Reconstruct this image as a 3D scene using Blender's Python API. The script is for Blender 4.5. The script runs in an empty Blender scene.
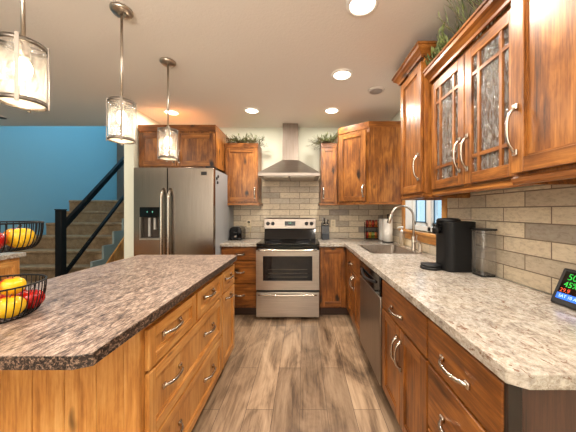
import bpy, bmesh, math, random
from mathutils import Vector, Matrix
random.seed(7)
C = bpy.context.scene
COL = C.collection
PI = math.pi

# ------------------------------------------------------------------ camera, world, lights, exposure
CAMH = 1.315
cd = bpy.data.cameras.new('camera'); cam = bpy.data.objects.new('camera', cd); COL.objects.link(cam)
cam.location = (0, 0, CAMH); cam.rotation_euler = (PI/2, 0, 0)
cd.sensor_fit = 'HORIZONTAL'; cd.sensor_width = 36; cd.lens = 255/576*36
cd.shift_x = -15/576; cd.shift_y = -5/576; cd.clip_start = 0.02
C.camera = cam
C.view_settings.view_transform = 'Standard'; C.view_settings.look = 'None'
C.view_settings.exposure = 0.15; C.view_settings.gamma = 1.0; C.view_settings.use_curve_mapping = False

W = bpy.data.worlds.new('world'); C.world = W; W.use_nodes = True
wn = W.node_tree; bg = wn.nodes['Background']
bg.inputs[0].default_value = (0.50, 0.76, 0.95, 1); bg.inputs[1].default_value = 1.25

def area_light(name, loc, rot, sx, sy, power, col, spread=PI):
    l = bpy.data.lights.new(name, 'AREA'); l.shape = 'RECTANGLE'; l.size = sx; l.size_y = sy
    l.energy = power; l.color = col; l.spread = spread
    o = bpy.data.objects.new(name, l); COL.objects.link(o); o.location = loc; o.rotation_euler = rot
    return o
WARM = (1.0, 0.91, 0.79)
# added fill light behind the camera; below, daylight from the stairwell's high window
area_light('rear_fill_light', (-1.3, -2.85, 1.55), (PI/2, 0, 0), 4.6, 2.0, 58, (1.0, 0.95, 0.89))
# unseen uplight added behind the camera to brighten the ceiling
area_light('ceiling_fill_light', (-0.6, -1.1, 1.75), (PI, 0, 0), 1.4, 1.4, 122, (1.0, 0.93, 0.85))
area_light('stairwell_daylight', (-2.25, 4.7, 3.5), (0, -math.radians(112), 0), 1.6, 1.6, 48, (0.56, 0.84, 1.0))
area_light('stairwell_skylight', (-3.1, 4.75, 4.85), (0, 0, 0), 1.6, 1.5, 66, (0.60, 0.85, 1.0))
area_light('window_daylight', (2.3, 2.5, 2.9), (0, math.radians(42), 0), 1.2, 1.2, 70, (0.86, 0.94, 1.0))
RECESSED_W = 12.5
PENDANT_W = 3.2

# ------------------------------------------------------------------ helpers
BASE = {}
def V(*a): return Vector(a)
class Frame:
    """local axes: u along a front, v up, d out of the front"""
    def __init__(s, O, U, N, Vv=(0, 0, 1)):
        s.O = Vector(O); s.U = Vector(U).normalized(); s.N = Vector(N).normalized(); s.V = Vector(Vv).normalized()
    def p(s, u, v, d): return s.O + s.U*u + s.V*v + s.N*d
WORLD = Frame((0, 0, 0), (1, 0, 0), (0, 1, 0))      # u=x, v=z, d=y

class MB:
    def __init__(s): s.bm = bmesh.new()
    def _face(s, vs, m, sm=False):
        try:
            f = s.bm.faces.new(vs); f.material_index = m; f.smooth = sm; return f
        except ValueError: return None
    def fbox(s, F, u0, u1, v0, v1, d0, d1, m=0, bev=0, seg=1):
        vs = [s.bm.verts.new(F.p(u, v, d)) for u in (u0, u1) for v in (v0, v1) for d in (d0, d1)]
        fs = [s._face([vs[i] for i in q], m) for q in ((0,1,3,2),(4,6,7,5),(0,4,5,1),(2,3,7,6),(0,2,6,4),(1,5,7,3))]
        bmesh.ops.recalc_face_normals(s.bm, faces=fs)
        if bev:
            es = list({e for f in fs for e in f.edges})
            r = bmesh.ops.bevel(s.bm, geom=es, offset=bev, segments=seg, affect='EDGES', profile=0.5)
            for f in r['faces']: f.material_index = m; f.smooth = seg > 1
        return s
    def box(s, x0, x1, y0, y1, z0, z1, m=0, bev=0, seg=1): return s.fbox(WORLD, x0, x1, z0, z1, y0, y1, m, bev, seg)
    def tube(s, pts, r, seg=8, m=0, closed=False, cap=True):
        pts = [Vector(p) for p in pts]; n = len(pts); rings = []
        rr = r if isinstance(r, (list, tuple)) else [r]*n
        prev = None
        for i, p in enumerate(pts):
            if closed: t = pts[(i+1) % n] - pts[i-1]
            else: t = pts[min(i+1, n-1)] - pts[max(i-1, 0)]
            t.normalize()
            if prev is None:
                a = Vector((0, 0, 1)) if abs(t.z) < 0.9 else Vector((1, 0, 0))
                nrm = t.cross(a).normalized()
            else:
                nrm = (prev - t*prev.dot(t)).normalized()
            prev = nrm; b = t.cross(nrm)
            rings.append([s.bm.verts.new(p + (nrm*math.cos(2*PI*k/seg) + b*math.sin(2*PI*k/seg))*rr[i]) for k in range(seg)])
        for i in range(n if closed else n-1):
            A, B = rings[i], rings[(i+1) % n]
            for k in range(seg): s._face([A[k], A[(k+1) % seg], B[(k+1) % seg], B[k]], m, True)
        if cap and not closed:
            s._face(rings[0][::-1], m); s._face(rings[-1], m)
        return s
    def lathe(s, prof, c, seg=24, m=0, axis='z', cap0=True, cap1=True, sx=1, sy=1):
        c = Vector(c); rings = []
        for r, h in prof:
            ring = []
            for k in range(seg):
                a = 2*PI*k/seg; x, y = r*math.cos(a)*sx, r*math.sin(a)*sy
                q = {'z': Vector((x, y, h)), 'x': Vector((h, x, y)), 'y': Vector((x, h, y))}[axis]
                ring.append(s.bm.verts.new(c+q))
            rings.append(ring)
        fs = []
        for A, B in zip(rings, rings[1:]):
            for k in range(seg): fs.append(s._face([A[k], A[(k+1) % seg], B[(k+1) % seg], B[k]], m, True))
        if cap0: fs.append(s._face(rings[0][::-1], m))
        if cap1: fs.append(s._face(rings[-1], m))
        bmesh.ops.recalc_face_normals(s.bm, faces=[f for f in fs if f])
        return s
    def prism(s, poly, F, d0, d1, m=0):
        """poly of (u,v) in frame F, extruded from d0 to d1"""
        A = [s.bm.verts.new(F.p(u, v, d0)) for u, v in poly]; B = [s.bm.verts.new(F.p(u, v, d1)) for u, v in poly]
        fs = [s._face(A[::-1], m), s._face(B, m)]; n = len(poly)
        for i in range(n): fs.append(s._face([A[i], A[(i+1) % n], B[(i+1) % n], B[i]], m))
        bmesh.ops.recalc_face_normals(s.bm, faces=[f for f in fs if f])
        return s
    def slab(s, poly, z0, z1, m=0, holes=()):
        """horizontal slab with holes"""
        if not holes:
            return s.prism(poly, Frame((0,0,0), (1,0,0), (0,0,1), (0,1,0)), z0, z1, m)
        es = []
        for lp in [poly]+list(holes):
            vs = [s.bm.verts.new((x, y, z1)) for x, y in lp]
            es += [s.bm.edges.new((vs[i], vs[(i+1) % len(vs)])) for i in range(len(vs))]
        r = bmesh.ops.triangle_fill(s.bm, edges=es, use_beauty=True)
        fs = [g for g in r['geom'] if isinstance(g, bmesh.types.BMFace)]
        e = bmesh.ops.extrude_face_region(s.bm, geom=fs, use_keep_orig=True)
        for g in e['geom']:
            if isinstance(g, bmesh.types.BMVert): g.co.z = z0
        bmesh.ops.recalc_face_normals(s.bm, faces=s.bm.faces)
        for f in s.bm.faces: f.material_index = m
        return s
    def sweep(s, path, prof, m=0, side=1, closed_prof=True):
        """profile of (out, z) swept along a horizontal polyline with mitred corners; side=+1 is left of travel"""
        path = [Vector((p[0], p[1])) for p in path]; n = len(path); offs = []
        for i in range(n):
            ns = []
            if i > 0: t = (path[i]-path[i-1]).normalized(); ns.append(Vector((-t.y, t.x)))
            if i < n-1: t = (path[i+1]-path[i]).normalized(); ns.append(Vector((-t.y, t.x)))
            if len(ns) == 2:
                b = (ns[0]+ns[1]).normalized(); b = b/ max(0.2, b.dot(ns[0]))
            else: b = ns[0]
            offs.append(b*side)
        rings = [[s.bm.verts.new((path[i].x+offs[i].x*o, path[i].y+offs[i].y*o, z)) for o, z in prof] for i in range(n)]
        fs = []; k = len(prof)
        for A, B in zip(rings, rings[1:]):
            for j in range(k): fs.append(s._face([A[j], A[(j+1) % k], B[(j+1) % k], B[j]], m))
        fs.append(s._face(rings[0][::-1], m)); fs.append(s._face(rings[-1], m))
        bmesh.ops.recalc_face_normals(s.bm, faces=[f for f in fs if f])
        return s
    def blob(s, c, r, m=0, seg=16, rings=10, fn=None):
        c = Vector(c); vs = []
        prof = []
        for i in range(rings+1):
            t = PI*i/rings; prof.append((max(1e-4, math.sin(t)), -math.cos(t)))
        rr = []
        for q, h in prof:
            ring = []
            for k in range(seg):
                a = 2*PI*k/seg; p = Vector((q*math.cos(a), q*math.sin(a), h))
                if fn: p = fn(p)
                ring.append(s.bm.verts.new(c + Vector((p.x*r[0], p.y*r[1], p.z*r[2]))))
            rr.append(ring)
        for A, B in zip(rr, rr[1:]):
            for k in range(seg): s._face([A[k], A[(k+1) % seg], B[(k+1) % seg], B[k]], m, True)
        return s
    def build(s, name, mats, parent=None, loc=None, bevmod=0):
        base = BASE[parent] if parent is not None else Vector(loc or (0, 0, 0))
        for v in s.bm.verts: v.co -= base
        me = bpy.data.meshes.new(name); s.bm.to_mesh(me); s.bm.free()
        for m in (mats if isinstance(mats, (list, tuple)) else [mats]): me.materials.append(m)
        o = bpy.data.objects.new(name, me); COL.objects.link(o)
        BASE[o] = base.copy()
        if parent is not None: o.parent = parent
        else: o.location = base
        if bevmod:
            b = o.modifiers.new('bevel', 'BEVEL'); b.width = bevmod; b.segments = 2; b.limit_method = 'ANGLE'; b.angle_limit = 0.7
        return o

def tag(o, label=None, cat=None, group=None, kind=None):
    if label: o['label'] = label
    if cat: o['category'] = cat
    if group: o['group'] = group
    if kind: o['kind'] = kind
    return o
def thing(name, label, cat, loc, group=None):
    o = bpy.data.objects.new(name, None); COL.objects.link(o); o.location = loc; o.empty_display_size = 0.1
    BASE[o] = Vector(loc)
    return tag(o, label, cat, group)
def struct(mb, name, m, **k): return tag(mb.build(name, m, **k), kind='structure')
def copy_tree(o, loc=None, parent=None, label=None):
    c = o.copy(); COL.objects.link(c)
    if parent is not None: c.parent = parent
    if loc is not None: c.location = loc
    if label: c['label'] = label
    for ch in list(o.children): copy_tree(ch, parent=c)
    return c
def text(F, u, v, d, size, s, m, parent, name):
    cu = bpy.data.curves.new(name, 'FONT'); cu.body = s; cu.size = size; cu.align_x = 'CENTER'; cu.align_y = 'CENTER'; cu.extrude = 0.0003
    tmp = bpy.data.objects.new(name, cu); me = bpy.data.meshes.new_from_object(tmp); bpy.data.objects.remove(tmp); bpy.data.curves.remove(cu)
    me.materials.clear(); me.materials.append(m); me.name = name
    o = bpy.data.objects.new(name, me); COL.objects.link(o)
    M = Matrix((F.U, F.V, F.N)).transposed().to_4x4(); M.translation = F.p(u, v, d) - BASE[parent]
    o.parent = parent; o.matrix_basis = M; BASE[o] = BASE[parent]
    return o

# ------------------------------------------------------------------ materials
def lin(c):
    return tuple(((x/255)/12.92 if x/255 <= 0.04045 else (((x/255)+0.055)/1.055)**2.4) for x in c) + (1,)
class NT:
    def __init__(s, name):
        s.m = bpy.data.materials.new(name); s.m.use_nodes = True; s.t = s.m.node_tree; s.b = s.t.nodes['Principled BSDF']; s.out = s.t.nodes['Material Output']
    def n(s, typ, **k):
        nd = s.t.nodes.new(typ)
        for a, b in k.items():
            if a in nd.inputs.keys(): nd.inputs[a].default_value = b
            else: setattr(nd, a, b)
        return nd
    def l(s, a, b): s.t.links.new(a, b)
    def ramp(s, fac, stops, interp='LINEAR'):
        r = s.n('ShaderNodeValToRGB'); r.color_ramp.interpolation = interp
        el = r.color_ramp.elements
        while len(el) < len(stops): el.new(0.5)
        for e, (p, c) in zip(el, stops): e.position = p; e.color = c if len(c) == 4 else lin(c)
        s.l(fac, r.inputs[0]); return r.outputs[0]
    def mix(s, fac, a, b, mode='MIX'):
        x = s.n('ShaderNodeMix', data_type='RGBA', blend_type=mode)
        for sock, val in ((x.inputs[0], fac), (x.inputs[6], a), (x.inputs[7], b)):
            if hasattr(val, 'is_output'): s.l(val, sock)
            else: sock.default_value = val
        return x.outputs[2]
    def coord(s, scale=(1,1,1), rot=(0,0,0), rnd=False, loc=(0,0,0)):
        tc = s.n('ShaderNodeTexCoord'); o = tc.outputs['Object']
        if rnd:
            oi = s.n('ShaderNodeObjectInfo'); mu = s.n('ShaderNodeMath', operation='MULTIPLY'); s.l(oi.outputs['Random'], mu.inputs[0]); mu.inputs[1].default_value = 23.0
            ad = s.n('ShaderNodeVectorMath', operation='ADD'); s.l(o, ad.inputs[0]); s.l(mu.outputs[0], ad.inputs[1]); o = ad.outputs[0]
        mp = s.n('ShaderNodeMapping'); s.l(o, mp.inputs[0])
        mp.inputs['Scale'].default_value = scale; mp.inputs['Rotation'].default_value = rot; mp.inputs['Location'].default_value = loc
        return mp.outputs[0]
    def noise(s, vec, scale, detail=4, rough=0.55, dist=0.0):
        nd = s.n('ShaderNodeTexNoise', Scale=scale, Detail=detail, Roughness=rough, Distortion=dist); s.l(vec, nd.inputs['Vector']); return nd.outputs['Fac']
    def bump(s, h, strength=0.2, dist=0.01):
        b = s.n('ShaderNodeBump', Strength=strength, Distance=dist); s.l(h, b.inputs['Height']); s.l(b.outputs[0], s.b.inputs['Normal'])
    def set(s, **k):
        for a, v in k.items():
            i = s.b.inputs[a.replace('_', ' ')]
            if hasattr(v, 'is_output'): s.l(v, i)
            else: i.default_value = v
        return s

def plain(name, c, rough=0.5, metal=0.0, **k):
    n = NT(name); n.set(Base_Color=lin(c), Roughness=rough, Metallic=metal); 
    if k: n.set(**k)
    return n.m
def emit(name, c, strength):
    n = NT(name); n.set(Base_Color=lin(c), Emission_Color=lin(c), Emission_Strength=strength); return n.m

def wood(name, axis, dark, mid, light, knots=1.0, rough=0.32):
    n = NT(name)
    sc = {'x': (0.09, 1, 1), 'y': (1, 0.09, 1), 'z': (1, 1, 0.09)}[axis]
    v = n.coord(sc, rnd=True); g = n.noise(v, 40, 7, 0.68, 0.35)
    sc2 = {'x': (0.35, 1, 1), 'y': (1, 0.35, 1), 'z': (1, 1, 0.35)}[axis]
    v2 = n.coord(sc2, rnd=True); bl = n.noise(v2, 9, 4, 0.6, 0.7)
    sc3 = {'x': (0.03, 1, 1), 'y': (1, 0.03, 1), 'z': (1, 1, 0.03)}[axis]
    fg = n.noise(n.coord(sc3, rnd=True), 120, 4, 0.7, 0.3)
    def wsum(p, q, k1, k2):
        a = n.n('ShaderNodeMath', operation='MULTIPLY'); n.l(p, a.inputs[0]); a.inputs[1].default_value = k1
        b = n.n('ShaderNodeMath', operation='MULTIPLY_ADD'); n.l(q, b.inputs[0]); b.inputs[1].default_value = k2; n.l(a.outputs[0], b.inputs[2]); return b.outputs[0]
    mxo = wsum(wsum(g, bl, 0.36, 0.38), fg, 1.0, 0.26)
    col = n.ramp(mxo, [(0.37, dark), (0.49, mid), (0.62, light)])
    vo = n.n('ShaderNodeTexVoronoi', Scale=5.0, Randomness=1.0)
    sck = {'x': (0.5, 1, 1), 'y': (1, 0.5, 1), 'z': (1, 1, 0.5)}[axis]
    vk = n.coord(sck, rnd=True); nz = n.n('ShaderNodeTexNoise', Scale=9.0); n.l(vk, nz.inputs['Vector'])
    md = n.n('ShaderNodeVectorMath', operation='MULTIPLY_ADD'); n.l(nz.outputs['Color'], md.inputs[0]); md.inputs[1].default_value = (0.09,)*3; n.l(vk, md.inputs[2])
    n.l(md.outputs[0], vo.inputs['Vector'])
    kf = n.ramp(vo.outputs['Distance'], [(0.05, (0, 0, 0, 1)), (0.15, (1, 1, 1, 1))])
    kd = tuple(x*0.25 for x in lin(dark)[:3])+(1,)
    col2 = n.mix(kf, n.mix(knots, col, kd), col)
    n.set(Base_Color=col2, Roughness=rough); n.bump(g, 0.05, 0.004)
    return n.m
AL = dict(dark=(62, 32, 11), mid=(130, 77, 30), light=(184, 121, 56))
ALB = dict(dark=(60, 31, 10), mid=(122, 70, 26), light=(170, 107, 47))
PN = dict(dark=(142, 86, 36), mid=(190, 129, 63), light=(216, 163, 96))
wz = wood('alder_vertical_grain', 'z', **AL); wx = wood('alder_grain_across', 'x', **AL); wy = wood('alder_grain_along_room', 'y', **AL)
bz = wood('base_alder_vertical_grain', 'z', **ALB); bx = wood('base_alder_grain_across', 'x', **ALB); by = wood('base_alder_grain_along_room', 'y', **ALB)
pz = wood('honey_pine_vertical_grain', 'z', knots=0.9, **PN); py = wood('honey_pine_grain_along_room', 'y', knots=0.9, **PN)
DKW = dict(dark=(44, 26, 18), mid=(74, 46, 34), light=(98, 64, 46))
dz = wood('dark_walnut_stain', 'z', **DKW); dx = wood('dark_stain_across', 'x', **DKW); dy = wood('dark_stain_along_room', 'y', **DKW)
toe = plain('toe_kick_brown', (52, 30, 16), 0.6)
interior = plain('cabinet_inside', (122, 86, 52), 0.6)
nickel = plain('polished_nickel', (196, 187, 175), 0.22, 1.0)
cage_m = plain('dark_nickel', (132, 124, 116), 0.3, 1.0)
brushed = plain('brushed_nickel', (190, 180, 168), 0.3, 1.0)
black_metal = plain('black_metal', (22, 22, 24), 0.35, 0.6)
black_plastic = plain('black_plastic', (20, 20, 22), 0.42)
black_gloss = plain('black_ceramic_glass', (10, 10, 12), 0.08)
white_plastic = plain('white_plastic', (238, 236, 230), 0.4)
paper = plain('white_paper', (246, 243, 236), 0.9)
grey_enamel = plain('grey_enamel', (158, 160, 162), 0.45)

def steel(name, c, axis, rough=0.3, vary=12):
    n = NT(name); sc = {'x': (0.02, 1, 1), 'z': (1, 1, 0.02)}[axis]
    g = n.noise(n.coord(sc), 160, 3, 0.6)
    lo = tuple(max(0, x-vary) for x in c); hi = tuple(min(255, x+vary) for x in c)
    n.set(Base_Color=n.ramp(g, [(0.3, lo), (0.7, hi)]), Metallic=1.0, Roughness=rough, Anisotropic=0.5); n.bump(g, 0.03, 0.001)
    return n.m
steel_v = steel('brushed_steel', (184, 178, 172), 'z'); steel_h = steel('brushed_steel_across', (196, 190, 184), 'x')
steel_dark = steel('smoky_brushed_steel', (160, 148, 138), 'z', 0.32); steel_hd = steel('hood_steel', (158, 148, 140), 'x', 0.38); steel_f = steel('refrigerator_steel', (146, 134, 122), 'z', 0.26, 5)

def laminate_dark():
    n = NT('island_laminate'); r = (0, 0, math.radians(14))
    v = n.coord((1, 0.22, 1), r); a = n.noise(v, 130, 8, 0.8, 0.2)
    b = n.noise(n.coord((1, 0.35, 1), r), 26, 5, 0.65, 0.3)
    ad = n.n('ShaderNodeMath', operation='MULTIPLY_ADD'); n.l(b, ad.inputs[0]); ad.inputs[1].default_value = 0.27
    m2 = n.n('ShaderNodeMath', operation='MULTIPLY'); n.l(a, m2.inputs[0]); m2.inputs[1].default_value = 0.75; n.l(m2.outputs[0], ad.inputs[2])
    col = n.ramp(ad.outputs[0], [(0.40, (40, 31, 28)), (0.455, (98, 82, 74)), (0.51, (146, 125, 112)), (0.56, (184, 161, 144)), (0.63, (218, 204, 190))])
    n.set(Base_Color=col, Roughness=0.33); return n.m
def laminate_edge_shaded():  # same laminate as the top; its shaded look is put into the darker colour
    n = NT('island_laminate_edge_shaded')
    a = n.noise(n.coord((1, 0.6, 1)), 120, 6, 0.75, 0.6)
    col = n.ramp(a, [(0.40, (20, 16, 16)), (0.50, (54, 44, 40)), (0.57, (128, 104, 88)), (0.66, (170, 146, 126))])
    n.set(Base_Color=col, Roughness=0.3); return n.m
def laminate_light():
    n = NT('cream_laminate')
    a = n.noise(n.coord((1, 0.75, 1), (0, 0, 0.6)), 58, 8, 0.78, 0.5)
    b = n.noise(n.coord(), 6, 4, 0.6, 1.0)
    c = n.ramp(a, [(0.40, (98, 83, 73)), (0.46, (152, 140, 127)), (0.515, (186, 177, 165)), (0.58, (208, 202, 192))])
    sw_ = n.noise(n.coord((1, 0.6, 1), (0, 0, 0.6)), 20, 6, 0.7, 1.2)
    c = n.mix(0.45, c, n.ramp(sw_, [(0.40, (112, 97, 86)), (0.48, (166, 154, 140)), (0.56, (206, 200, 190))]))
    c2 = n.mix(0.25, c, n.ramp(b, [(0.38, (150, 146, 142)), (0.62, (204, 192, 174))]))
    vn = n.noise(n.coord((1, 0.5, 1), (0, 0, -0.5)), 44, 6, 0.7, 1.2)
    c3 = n.mix(n.ramp(vn, [(0.58, (0, 0, 0, 1)), (0.63, (1, 1, 1, 1))]), c2, lin((128, 100, 84)))
    n.set(Base_Color=c3, Roughness=0.2); return n.m
lam_d, lam_e, lam_l = laminate_dark(), laminate_edge_shaded(), laminate_light()

def brick(n, vec, w, h, mortar, off=0.5):
    b = n.n('ShaderNodeTexBrick', offset=off, squash=1.0)
    b.inputs['Color1'].default_value = (0, 0, 0, 1); b.inputs['Color2'].default_value = (1, 1, 1, 1); b.inputs['Mortar'].default_value = (0.5, 0.5, 0.5, 1)
    b.inputs['Scale'].default_value = 1; b.inputs['Mortar Size'].default_value = mortar; b.inputs['Mortar Smooth'].default_value = 0.15
    b.inputs['Brick Width'].default_value = w; b.inputs['Row Height'].default_value = h; n.l(vec, b.inputs['Vector']); return b
def swz(n, order, add=(0, 0, 0)):
    tc = n.n('ShaderNodeTexCoord'); sp = n.n('ShaderNodeSeparateXYZ'); n.l(tc.outputs['Object'], sp.inputs[0])
    cb = n.n('ShaderNodeCombineXYZ')
    for i, ch in enumerate(order):
        if ch != '0': n.l(sp.outputs['xyz'.index(ch)], cb.inputs[i])
    ad = n.n('ShaderNodeVectorMath', operation='ADD'); n.l(cb.outputs[0], ad.inputs[0]); ad.inputs[1].default_value = add
    return ad.outputs[0]
def tile_mat(name, order, shift):
    n = NT(name); v = swz(n, order, (shift, -0.914+0.0845*20, 0)); b = brick(n, v, 0.292, 0.0845, 0.0032)
    col = n.ramp(b.outputs['Color'], [(0.0, (156, 148, 140)), (0.16, (186, 175, 160)), (0.34, (218, 204, 182)), (0.78, (232, 218, 194)), (1.0, (196, 186, 172))])
    a = n.noise(n.coord((1, 1, 2.2)), 28, 6, 0.7, 0.6)
    col = n.mix(0.8, col, n.ramp(a, [(0.3, (196, 188, 178)), (0.5, (242, 238, 230)), (0.7, (255, 255, 252))]), 'MULTIPLY')
    col = n.mix(b.outputs['Fac'], col, lin((126, 108, 90)))
    iv = n.n('ShaderNodeMath', operation='SUBTRACT'); iv.inputs[0].default_value = 1.0; n.l(b.outputs['Fac'], iv.inputs[1])
    h = n.n('ShaderNodeMath', operation='MULTIPLY_ADD'); n.l(a, h.inputs[0]); h.inputs[1].default_value = 0.25; n.l(iv.outputs[0], h.inputs[2])
    n.set(Base_Color=col, Roughness=0.42); n.bump(h.outputs[0], 0.6, 0.004); return n.m
tile_r = tile_mat('brick_tile_side', 'yz0', 0.095); tile_b = tile_mat('brick_tile_back', 'xz0', 0.05)
def floor_mat():
    n = NT('vinyl_plank'); v = swz(n, 'yx0', (0.3, 0.02, 0)); b = brick(n, v, 1.22, 0.178, 0.0016, 0.37)
    g = n.noise(n.coord((1, 0.06, 1)), 52, 8, 0.74, 0.5)
    bl = n.noise(n.coord((1, 0.3, 1)), 5.5, 4, 0.6, 1.0)
    ad = n.n('ShaderNodeMath', operation='MULTIPLY_ADD'); n.l(g, ad.inputs[0]); ad.inputs[1].default_value = 0.4
    m2 = n.n('ShaderNodeMath', operation='MULTIPLY'); n.l(bl, m2.inputs[0]); m2.inputs[1].default_value = 0.6; n.l(m2.outputs[0], ad.inputs[2])
    col = n.ramp(ad.outputs[0], [(0.36, (88, 70, 55)), (0.455, (142, 118, 94)), (0.53, (176, 150, 123)), (0.64, (202, 177, 149))])
    pl = n.ramp(b.outputs['Color'], [(0, (196, 190, 184)), (0.5, (232, 228, 224)), (1, (255, 252, 248))])
    col = n.mix(1.0, col, pl, 'MULTIPLY')
    vo = n.n('ShaderNodeTexVoronoi', Scale=3.3); n.l(n.coord((1, 0.55, 1)), vo.inputs['Vector'])
    col = n.mix(n.ramp(vo.outputs['Distance'], [(0.03, (1, 1, 1, 1)), (0.12, (0, 0, 0, 1))]), col, lin((66, 50, 40)))
    col = n.mix(b.outputs['Fac'], col, lin((78, 62, 50)))
    n.set(Base_Color=col, Roughness=0.42); n.bump(g, 0.06, 0.003); return n.m
def rough_paint(name, c, scale, strength, rough=0.9):
    n = NT(name); a = n.noise(n.coord(), scale, 4, 0.6); n.set(Base_Color=lin(c), Roughness=rough); n.bump(a, strength, 0.006); return n.m
ceil_m = rough_paint('textured_ceiling', (230, 224, 216), 60, 0.35)
wall_m = rough_paint('sage_cream_paint', (220, 222, 206), 90, 0.08)
blue_m = rough_paint('blue_grey_paint', (126, 166, 178), 90, 0.06)
grey_teal = rough_paint('grey_green_paint', (128, 142, 140), 90, 0.05)
brown_wall = plain('brown_casing', (104, 86, 74), 0.6)
def carpet_mat():
    n = NT('brown_carpet'); a = n.noise(n.coord(), 120, 5, 0.75); b = n.noise(n.coord(), 14, 4, 0.6)
    c = n.mix(0.4, n.ramp(a, [(0.3, (92, 74, 54)), (0.7, (166, 140, 108))]), n.ramp(b, [(0.35, (110, 88, 64)), (0.65, (164, 140, 110))]))
    n.set(Base_Color=c, Roughness=1.0); n.bump(a, 0.7, 0.01); return n.m
carpet = carpet_mat()

def glassy(name, tint, amount, rough=0.05, bumpscale=0, diffuse=0.0, stretch=0.3, bdist=0.01):
    """thin glass: mostly straight-through, with a fresnel-like reflection and, if asked, a frosted share"""
    n = NT(name); t = n.t; t.nodes.remove(n.b)
    tr = n.n('ShaderNodeBsdfTransparent'); tr.inputs[0].default_value = lin(tint)
    gl = n.n('ShaderNodeBsdfGlossy'); gl.inputs['Roughness'].default_value = rough
    mx = n.n('ShaderNodeMixShader'); mx.inputs[0].default_value = amount; n.l(tr.outputs[0], mx.inputs[1]); n.l(gl.outputs[0], mx.inputs[2])
    last = mx.outputs[0]
    if bumpscale:
        h = n.noise(n.coord((1, 1, stretch)), bumpscale, 3, 0.6, 1.5)
        bp = n.n('ShaderNodeBump', Strength=1.0, Distance=bdist); n.l(h, bp.inputs['Height']); n.l(bp.outputs[0], gl.inputs['Normal'])
    if diffuse:
        df = n.n('ShaderNodeBsdfTranslucent'); df.inputs[0].default_value = (0.9, 0.88, 0.84, 1)
        d2 = n.n('ShaderNodeBsdfDiffuse'); d2.inputs[0].default_value = (0.9, 0.88, 0.84, 1)
        m3 = n.n('ShaderNodeMixShader'); m3.inputs[0].default_value = 0.4; n.l(df.outputs[0], m3.inputs[1]); n.l(d2.outputs[0], m3.inputs[2])
        m4 = n.n('ShaderNodeMixShader'); n.l(last, m4.inputs[1]); n.l(m3.outputs[0], m4.inputs[2])
        if bumpscale: n.l(n.ramp(h, [(0.42, (diffuse*0.25,)*3+(1,)), (0.62, (min(1, diffuse*1.7),)*3+(1,))]), m4.inputs[0])
        else: m4.inputs[0].default_value = diffuse
        last = m4.outputs[0]
    n.l(last, n.out.inputs[0]); return n.m
clear_glass = glassy('clear_glass', (250, 252, 252), 0.08)
rain_glass = glassy('rain_glass', (222, 222, 216), 0.26, 0.06, 46, 0.18, 0.3, 0.06)
shade_glass = glassy('seeded_shade_glass', (250, 246, 240), 0.07, 0.08, 34, 0.13, 0.5)
tank_plastic = glassy('clear_tank_plastic', (246, 244, 242), 0.13, 0.05, 12, 0.08)
tumbler_glass = glassy('tumbler_glass', (235, 238, 238), 0.25, 0.06, 0, 0.12)
def translucent(name, c):
    n = NT(name); n.t.nodes.remove(n.b); a = n.n('ShaderNodeBsdfTranslucent'); a.inputs[0].default_value = lin(c)
    b = n.n('ShaderNodeBsdfDiffuse'); b.inputs[0].default_value = lin(c); m = n.n('ShaderNodeMixShader'); m.inputs[0].default_value = 0.4
    n.l(a.outputs[0], m.inputs[1]); n.l(b.outputs[0], m.inputs[2]); n.l(m.outputs[0], n.out.inputs[0]); return n.m
diffuser_m = translucent('opal_diffuser', (250, 246, 238))
lamp_on = emit('lamp_lens', (255, 240, 216), 9.0)
bulb_on = emit('glowing_bulb', (255, 230, 190), 12.0)
def leaf_mat(name, a, b):
    n = NT(name); g = n.noise(n.coord(), 22, 2); n.set(Base_Color=n.ramp(g, [(0.35, a), (0.65, b)]), Roughness=0.6); return n.m
leaf_g = leaf_mat('green_leaf', (62, 74, 36), (128, 138, 78)); leaf_y = leaf_mat('yellow_green_bloom', (150, 160, 50), (214, 206, 96)); twig = plain('brown_twig', (88, 66, 44), 0.8)

# ------------------------------------------------------------------ the room
XW, YB, HC = 1.20, 3.79, 2.556
struct(MB().box(-5.4, 1.6, -3.1, 5.8, -0.1, 0), 'floor', floor_mat())
struct(MB().box(-5.4, -2.14, -3.1, 3.73, HC, HC+0.12).box(-2.14, 1.36, -3.1, 3.90, HC, HC+0.12), 'ceiling', ceil_m)
struct(MB().box(-2.14, 1.34, YB, YB+0.11, 0, HC), 'wall_back', wall_m)
WY0, WY1, WZ0, WZ1 = 2.175, 2.985, 1.105, 2.05
m = MB(); m.box(XW, XW+0.14, -3.0, WY0, 0, HC); m.box(XW, XW+0.14, WY1, YB, 0, HC); m.box(XW, XW+0.14, WY0, WY1, 0, WZ0); m.box(XW, XW+0.14, WY0, WY1, WZ1, HC)
struct(m, 'wall_right', wall_m)
struct(MB().box(-5.32, -5.2, -3.0, 3.72, 0, HC), 'wall_left', blue_m)
m = MB(); m.box(-4.77, -4.65, 3.60, 6.38, 0, 4.9); m.box(-5.2, -4.77, 3.60, 3.72, 0, HC); struct(m, 'wall_stair_left', blue_m)
struct(MB().box(-5.32, 1.34, -3.12, -3.0, 0, HC), 'wall_front', wall_m)
struct(MB().box(-2.14, -2.026, 3.05, YB, 0, HC), 'wall_fridge_side', wall_m)
struct(MB().box(-2.14, -2.03, 3.90, 6.38, 0, 4.9), 'wall_stair_right', blue_m)
struct(MB().box(-4.77, -1.96, 6.38, 6.48, 0, 4.9), 'wall_stair_back', blue_m)
struct(MB().box(-4.64, -4.40, 6.355, 6.379, 1.51, 3.8, 0, 0.004), 'trim_3', brown_wall)
struct(MB().box(-4.77, -1.96, 3.60, 6.48, 4.9, 5.0), 'ceiling_stairwell', ceil_m)
struct(MB().box(-4.65, -2.14, 3.61, 3.72, HC+0.12, 4.9), 'wall_stair_front', blue_m)
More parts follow.
